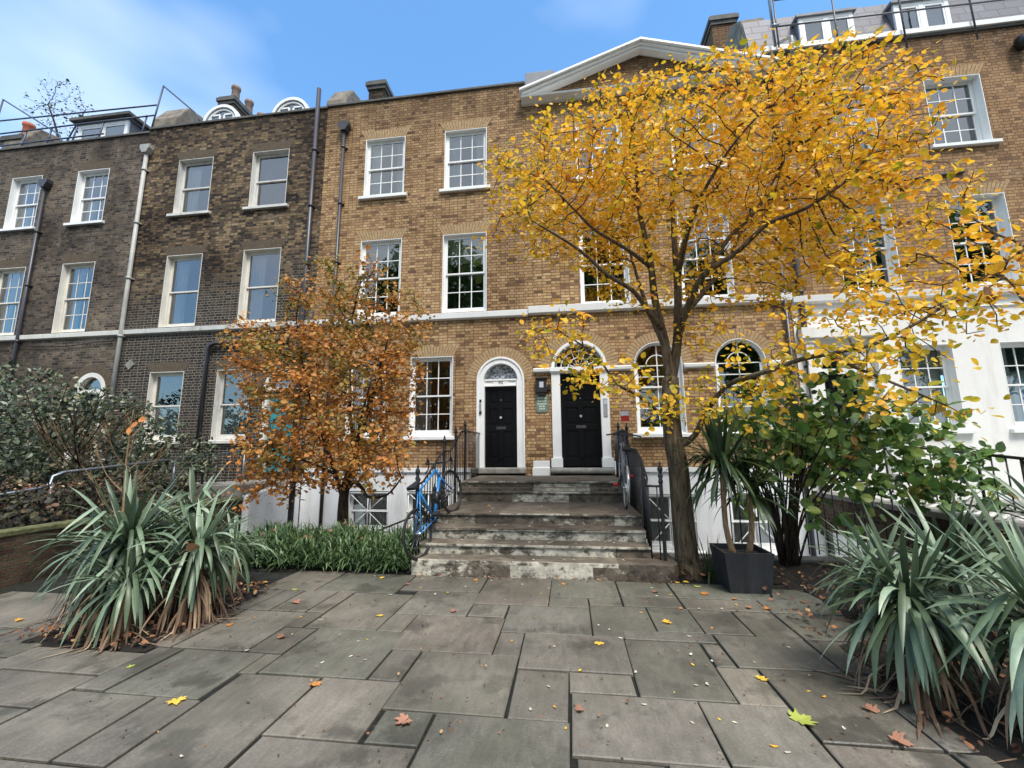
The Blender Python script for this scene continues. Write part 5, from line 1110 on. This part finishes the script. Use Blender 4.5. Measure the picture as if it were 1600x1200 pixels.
# -- yuccas
def blades(name, c, n, L, wdt, mat, parent, el=(10, 85), droop=1.0, base_r=.06, vert=0, bend=None, seed=0, flop=0.0, azr=(0, 2*PI)):
    V = []; Fc = []; rn = []; S = 7
    for k in range(n):
        az = rng.uniform(*azr); e = R(rng.uniform(*el)); l = L*rng.uniform(.72, 1.12); w0 = wdt*rng.uniform(.75, 1.2)
        d = np.array([math.cos(az)*math.cos(e), math.sin(az)*math.cos(e), math.sin(e)]); side = np.array([-math.sin(az), math.cos(az), 0])
        p = np.array(c)+np.array([math.cos(az), math.sin(az), 0])*base_r*rng.random()+np.array([0, 0, vert*rng.random()]); tw = rng.uniform(-.5, .5)
        # gravity droop grows as the blade is lower; some blades kink
        g = droop*rng.uniform(.25, 1.3)*(1.25-math.sin(e)); kink = rng.integers(2, 5) if rng.random() < .3+flop else 99; n0 = len(V); r_ = rng.random()
        for s in range(S+1):
            t_ = s/S; wv = w0*(.55+.9*t_ if t_ < .5 else 1.0*(1-((t_-.5)/.5)**1.8))*(.98 if s < S else 0)+.001
            nrm = np.cross(side, d); nrm /= np.linalg.norm(nrm); sd = side*math.cos(tw*t_)+nrm*math.sin(tw*t_)
            V += [p-sd*wv/2+nrm*wv*.16, p, p+sd*wv/2+nrm*wv*.16]; rn += [min(1, r_*.8+.2*t_)]*3
            d = d+np.array([0, 0, -g*(t_+.12)*.42]); 
            if s == kink: d = d+np.array([0, 0, -1.1])
            d /= np.linalg.norm(d); p = p+d*l/S
            if p[2] < .015: p[2] = .015; d[2] = max(d[2], 0)
        for s in range(S): a = n0+3*s; Fc += [(a, a+1, a+4, a+3), (a+1, a+2, a+5, a+4)]
    return np_mesh(name, np.array(V), np.array(Fc), mat, parent, np.array(rn), smooth=True)
def yucca(label, c, h, n, L, wdt=.05, mat='yucca', dead=60, group='yuccas beside the paving', el=(-55, 74)):
    wdt *= .82; n = int(n*1.35); L *= 1.1
    t_ = thing('yucca_plant', label, 'yucca', (c[0], c[1], 0), group); t_.location = (0, 0, 0)
    m = MB(); m.tube([(c[0], c[1], -.02), (c[0]+.02, c[1], h*.6), (c[0], c[1], h)], [.07, .06, .05], 9); m.build('stem', M['bark_tan'], t_)
    blades('leaves', (c[0], c[1], h), n, L, wdt, M[mat], t_, el, .95, vert=.12, flop=.12)
    if dead: blades('withered_leaves', (c[0], c[1], h-.1), int(dead*1.5), min(L, h+.05), wdt*.5, M['yucca_dead'], t_, (-85, 5), 1.6, vert=-.35, base_r=.1, flop=.25)
    return t_
yucca('front yucca at the left with long blue-green blades over a brown skirt', (-4.2, 3.7, 0), .70, 120, .66, .058, dead=110)
yucca('left yucca nearest the steps with a thick skirt of withered blades', (-3.66, 3.92, 0), .62, 110, .56, .05, dead=150)
yucca('low yucca filling the middle of the left clump with brown leaves caught in it', (-3.93, 3.5, 0), .42, 60, .5, .046, dead=60)
yucca('rear yucca of the left clump standing behind the others', (-4.6, 4.8, 0), .86, 46, .52, .058, dead=20)
yucca('small upright yucca at the wall side of the left clump', (-4.85, 4.05, 0), .52, 46, .55, .052, dead=30)
yucca('low yucca spreading towards the green ground cover', (-4.0, 4.8, 0), .42, 44, .55, .042, dead=20)
yucca('front yucca at the right with drooping blades over the paving', (2.22, 3.32, 0), .54, 115, .58, .05, dead=90)
yucca('yucca cut by the right edge of the picture with blades reaching the paving', (2.66, 2.9, 0), .56, 110, .66, .05, dead=90)
yucca('tall yucca rising highest at the right edge', (3.75, 3.85, 0), .82, 46, .72, .056, dead=40)
yucca('yucca behind the front right one below the stone-coped wall', (3.05, 4.05, 0), .56, 75, .68, .05, dead=40)
yucca('rear right yucca with blades pointing towards the planter', (2.75, 4.45, 0), .38, 46, .6, .044, dead=30)
# -- planter with yucca
pl = thing('planter', 'square black planter box standing on the paving beside the tree', 'planter', (1.98, 5.52, 0))
m = MB(); a, b, h = .215, .265, .44
def ring(s, z): return [(-s, -s, z), (s, -s, z), (s, s, z), (-s, s, z)]
R1, R2, R3, R4 = ring(a, 0), ring(b, h), ring(b-.025, h), ring(b-.03, h-.06)
for A1, B1 in ((R1, R2), (R2, R3), (R3, R4)):
    for k in range(4): m.face([A1[k], A1[(k+1) % 4], B1[(k+1) % 4], B1[k]])
m.face(R1[::-1]); m.build('box', M['planter'], pl, bevel=.004)
m = MB(); m.face(R4); m.build('compost', plain('pale_gravel_top', (.22, .19, .15, 1), .95, var=.45, scale=40, bump=.02), pl)
py = thing('yucca_plant', 'dark green spineless yucca on two bare trunks growing in the black planter', 'yucca', (1.98, 5.52, .38)); py.location = (0, 0, 0)
for (x, y), tp, n in (((1.90, 5.5), (1.83, 5.45, 1.32), 95), ((2.08, 5.55), (2.16, 5.6, 1.05), 70)):
    m = MB(); m.tube(smooth_line([(x, y, .36), ((x+tp[0])/2+.03*(1 if x > 2 else -1), y, .7), tp], 3), [.04, .036, .033, .031, .03, .03, .028], 9); m.build('trunk', M['bark_tan'], py)
    blades('leaves', tp, n, .66, .05, M['yucca_dark'], py, (-35, 85), .8, vert=.22)
# -- ground cover (uncountable)
V = []; 
gc = None
def groundcover(name, x0, x1, y0, y1, n, L, mat, zf):
    V = []; Fc = []; rn = []; S = 4
    for k in range(n):
        x = rng.uniform(x0, x1); y = rng.uniform(y0, y1); az = rng.uniform(0, 2*PI); e = R(rng.uniform(35, 88)); l = L*rng.uniform(.6, 1.2); w0 = .02*rng.uniform(.8, 1.6); z = zf(x, y)*rng.uniform(.1, .8)
        p = np.array([x, y, z]); d = np.array([math.cos(az)*math.cos(e), math.sin(az)*math.cos(e)-.1, math.sin(e)]); side = np.array([-math.sin(az), math.cos(az), 0]); n0 = len(V); r_ = rng.random()
        for s in range(S+1):
            t_ = s/S; wv = w0*(1-t_**2)+.001; V += [p-side*wv/2, p+side*wv/2]; rn += [r_*.7+.3*t_]*2; d = d+np.array([0, 0, -.75*(t_+.2)]); d /= np.linalg.norm(d); p = p+d*l/S
        for s in range(S): a = n0+2*s; Fc.append((a, a+1, a+3, a+2))
    return tag(np_mesh(name, np.array(V), np.array(Fc), mat, None, np.array(rn), smooth=True), 'dense strappy green ground cover between the yuccas and the steps', 'ground cover', kind='stuff')
groundcover('ground_cover', -5.2, -2.2, 5.65, 7.0, 9000, .26, M['blade'], lambda x, y: (.33+.05*math.sin(x*5.1+y*2)+.04*math.sin(x*11.3))*min(1, (y-5.5)/.35, (-2.1-x)/.15+.4))
# -- grass tuft by the tree
tf = thing('grass_tuft', 'thin dark grassy tuft at the foot of the yellow tree', 'grass', (1.75, 5.8, 0)); tf.location = (0, 0, 0)
blades('blades', (1.72, 5.85, .02), 46, .5, .014, M['yucca_dark'], tf, (20, 80), 1.0, base_r=.16)

# ---------------------------------------------------------------- fallen leaves
def maple_pts(n=5):
    h = [(.06, -.5), (.5, -.62), (.45, -.34), (.74, -.3), (1.0, .02), (.68, .06), (.8, .3), (.86, .62), (.5, .44), (.3, .36), (.34, .7), (.16, .78), (0, 1.05)]
    return [(x*random.uniform(.88, 1.1), y*random.uniform(.92, 1.08)) for x, y in h+[(-x, y) for x, y in h[-2::-1]]]
def fallen_leaf(x, y, s, mat, label, z=0, curl=.3, oval=False, group='leaves fallen on the paving'):
    m = MB(); s *= 1 if oval else .74; P_ = [(.45*math.cos(2*PI*k/8), .9*math.sin(2*PI*k/8)) for k in range(8)] if oval else maple_pts(); rz = random.uniform(0, 2*PI); cz = curl*random.uniform(.4, 1.3); ax = random.uniform(0, PI)
    V = [(0, 0, .0)]+[(p[0], p[1], cz*abs(p[0]*math.cos(ax)+p[1]*math.sin(ax))**1.4*.5+random.uniform(0, .06)) for p in P_]; V = np.array(V)*s; n = len(P_)
    V = np.column_stack([V[:, 0]*math.cos(rz)-V[:, 1]*math.sin(rz), V[:, 0]*math.sin(rz)+V[:, 1]*math.cos(rz), V[:, 2]+.006])
    Fc = np.array([(0, 1+k, 1+(k+1) % n) for k in range(n)]) if oval else np.array([(0, 1+k, 2+k) for k in range(n-1)])
    o = np_mesh('fallen_leaf', V, Fc, mat, None, np.full(len(V), random.random())); o.location = (x, y, z); tag(o, label, 'leaf', group); return o
BIG = [(-2.58,2.72,'y',.075,'yellow leaf beside a joint in the paving at lower left'),(-1.79,3.01,'o',.06,'orange and red leaf at the corner of a slab left of centre'),(-1.02,2.69,'b',.085,'curled pinkish-brown leaf on the small slab at bottom centre'),
(.02,2.92,'b',.05,'small brown leaf just right of the joint at bottom centre'),(.21,3.87,'y2',.06,'golden lobed leaf on the wide slab in front of the steps'),(1.30,3.44,'y2',.06,'round golden leaf on the slab left of the right yuccas'),(1.33,2.98,'g',.11,'large lime green leaf lying on the joint at lower right'),
(1.75,2.84,'b',.085,'big rust-brown leaf under the front right yucca at the bottom'),(1.80,3.13,'b',.07,'brown leaf at the tips of the right yucca blades'),(-1.20,4.43,'b',.06,'salmon-brown leaf on a slab left of the centre joint'),(-1.89,4.24,'y',.05,'small yellow leaf on the greenish slab left of centre'),
(-2.95,4.48,'b',.075,'tan curled leaf on the paving right of the left yuccas'),(-3.24,4.89,'g',.05,'lime leaf just above the tan curled leaf at left'),(-1.99,5.21,'b',.05,'brown leaf in front of the ground cover corner by the steps'),(-2.41,5.43,'y',.06,'yellow leaf tucked against the edge of the green ground cover'),
(-1.19,5.47,'o',.055,'orange leaf close under the left half of the bottom step'),(-.11,5.43,'o',.05,'orange leaf close under the middle of the bottom step'),(.44,5.72,'y',.06,'yellow leaf touching the bottom step right of its middle'),(.93,5.24,'b',.06,'brown leaf below the right end of the bottom step'),
(.87,4.38,'y',.075,'clean yellow maple leaf on the paving below the right end of the steps'),(-2.53,3.68,'b',.06,'pinkish shrivelled leaf on the small slab right of the left yuccas'),(-3.80,5.12,'y',.06,'yellow leaf at the left end of the green ground cover'),(1.46,5.25,'o',.08,'big orange leaf left of the black planter'),
(1.46,5.48,'g',.06,'yellow-green leaf between the tree foot and the orange leaf'),(1.38,5.66,'y',.06,'larger of the two yellow leaves beside the tree foot'),(1.27,5.63,'y',.045,'smaller yellow leaf between step end and tree foot'),(1.51,5.76,'b',.07,'brown leaf lying against the foot of the yellow tree'),
(1.09,4.75,'o',.04,'small orange leaf on the joint above the clean yellow maple leaf'),(1.73,5.11,'o',.045,'orange leaf at the front left corner of the planter'),(1.77,4.84,'b',.05,'tan leaf in front of the planter'),(1.95,4.84,'o',.06,'orange leaf with pale ones in front of the planter at right'),
(2.40,5.07,'b',.06,'brown leaf right of the planter by the soil bed'),(2.59,4.82,'o',.04,'small orange leaf on the edge of the right soil bed'),(-5.36,3.74,'y',.06,'pale yellow leaf at the far left edge of the paving'),(-3.2,3.87,'o',.05,'orange leaf under the blades at the right of the left yuccas'),(-3.34,3.08,'g',.04,'small green leaf in front of the left yucca skirt')]
MT = {'y': 'fallen_yellow', 'y2': 'fallen_yellow', 'o': 'fallen_orange', 'b': 'fallen_brown', 'g': 'fallen_green'}
for x, y, c, s, lb in BIG: fallen_leaf(x, y, s, M[MT[c]], lb, curl=.9 if c == 'b' else .4)
fallen_leaf(-1.0, 6.36, .085, M['fallen_orange'], 'orange leaf lying on a lower tread of the steps', z=.337, curl=.8, group='leaves on the steps')
fallen_leaf(-1.37, 7.3, .07, M['fallen_yellow'], 'yellowish leaf on the wide middle tread of the steps', z=.662, group='leaves on the steps')
fallen_leaf(1.13, 6.0, .07, M['fallen_brown'], 'brown leaf at the foot of the right railing post', z=.192, group='leaves on the steps')
SMALL = [(.04,3.41),(.44,3.43),(-.18,3.17),(-.13,2.94),(-.28,2.9),(.18,2.79),(-.06,2.74),(.43,3.03),(.68,2.88),(.85,2.93),(.93,2.91),(.91,3.75),(.88,3.59),(1.04,3.66),(.99,4.09),(1.24,4.29),(1.27,4.77),(1.49,4.79),(1.68,4.92),(1.73,3.97),(1.35,3.68),(1.54,3.31),(.82,3.3),(.9,3.32),(1.6,3.25),(1.53,2.93),(1.11,2.68),(1.06,2.72),(-.59,5.36),(-.72,4.81),(-.35,5.06),(-.27,5.25),(.92,5.39),(-1.41,4.97),(-1.54,4.91),(-1.26,5.21),(-1.78,5.11),(-1.69,5.57),(-1.33,5.57),(-1.88,5.45),(-.99,5.47),(-2.04,4.84),(-2.54,5.5),(.23,4.24),(.32,4.16),(.67,4.6),(.4,3.99),(1.21,5.55),(1.08,5.17),(.92,5.11),(-2.65,3.42),(-3.1,4.06),(-2.41,4.07),(-1.92,3.3),(-2.65,4.12),(-2.09,2.27),(-1.82,3.68),(-1.76,3.72),(-1.75,3.42),(-1.61,3.38),(-.52,3.83),(-.16,3.77)]
for i, (x, y) in enumerate(SMALL): fallen_leaf(x, y, rng.uniform(.014, .024), M['fallen_pale'] if i % 3 else M['fallen_yellow'], 'tiny pale round leaf lying on the paving', oval=True, group='tiny pale leaves on the paving', curl=.5)
ST_ = [(NY[k]+.06, min(NY[k+1] if k < 5 else 10.0, NY[k]+1.4), NZ[k]) for k in range(6)]
for i in range(62):
    a, b, z = ST_[i % 6 if i < 30 else random.choice([0, 1, 2, 3, 3, 3])]; fallen_leaf(random.uniform(-1.6, .8), random.uniform(a, b-.03), random.uniform(.018, .032), M['fallen_pale'] if random.random() < .85 else M['litter'], 'tiny pale leaf scattered on the treads of the steps', z=z+.001, oval=True, group='tiny pale leaves on the steps', curl=.5)
def litter(name, label, x0, x1, y0, y1, z, n, s=.036):
    P = np.column_stack([rng.uniform(x0, x1, n), rng.uniform(y0, y1, n), z+rng.uniform(0, .03, n)]); N = rng.normal(size=P.shape)*.35; N[:, 2] += 1
    o = leaf_cloud(name, P, N, s, M['litter'], None, width=1.3); tag(o, label, 'leaf litter', kind='stuff')
litter('leaf_litter', 'reddish-brown leaf litter on the path by the left doorstep', -8.9, -7.0, 6.8, 8.6, .70, 700); litter('leaf_litter', 'brown leaf litter on top of the left garden behind the wall', -10, -7.2, 3, 6.6, 1.12, 500)
litter('leaf_litter', 'leaf litter on the striped tiled path', 5.8, 6.9, 4.6, 7.5, .53, 170); litter('leaf_litter', 'dead leaves under the right yuccas and shrub', 2.0, 5.2, 2.7, 6.7, .06, 1000); litter('leaf_litter', 'dead leaves under the left yuccas', -4.85, -3.45, 3.3, 4.9, .06, 700); litter('leaf_litter', 'leaves caught on top of the green ground cover', -5.0, -2.3, 5.75, 6.9, .42, 34, .045)
litter('leaf_litter', 'dead leaves around the foot of the yellow tree', 1.35, 1.7, 5.75, 6.5, .05, 60, .06)
litter('leaf_debris', 'tiny brown crumbs of leaf scattered over the paving joints', -3.2, 2.0, 2.2, 5.65, .002, 420, .014); litter('leaf_debris', 'fine brown debris gathered along the foot of the bottom step', -2.1, 1.35, 5.52, 5.67, .003, 150, .02)
litter('leaf_litter', 'leaves caught on the crowns of the left yuccas', -4.4, -3.4, 3.6, 4.2, .74, 16, .08)

# ---------------------------------------------------------------- trees across the street (mirrored in the windows)
for i, (x, y, h) in enumerate(((-10, -11, 19), (3, -13, 20), (15, -11, 19), (28, -12, 19))):
    L_ = [[(x, y, 0), (x+.3, y, h*.25), (x, y, h*.5), (x+.2, y, h*.9)], [(x+.3, y, h*.3), (x+2.5, y+.5, h*.5), (x+4, y, h*.75)], [(x+.2, y, h*.33), (x-2.6, y-.4, h*.55), (x-4, y, h*.8)]]
    make_tree('street_tree', ('tall street tree mirrored in the windows left of door 90', 'tall street tree mirrored in the windows under the pediment', 'tall street tree mirrored in the right house windows', 'tall street tree farthest right across the street')[i], 'tree', L_, [(.4, .06), (.2, .03), (.2, .03)],
              [((x, y, h*.62), (6.6, 3.5, h*.38), 700)], M['leaf_green'], .34, 7, M['bark'], kill=.6, spread=.55, infl=3.5, seg=8, group='trees across the street')
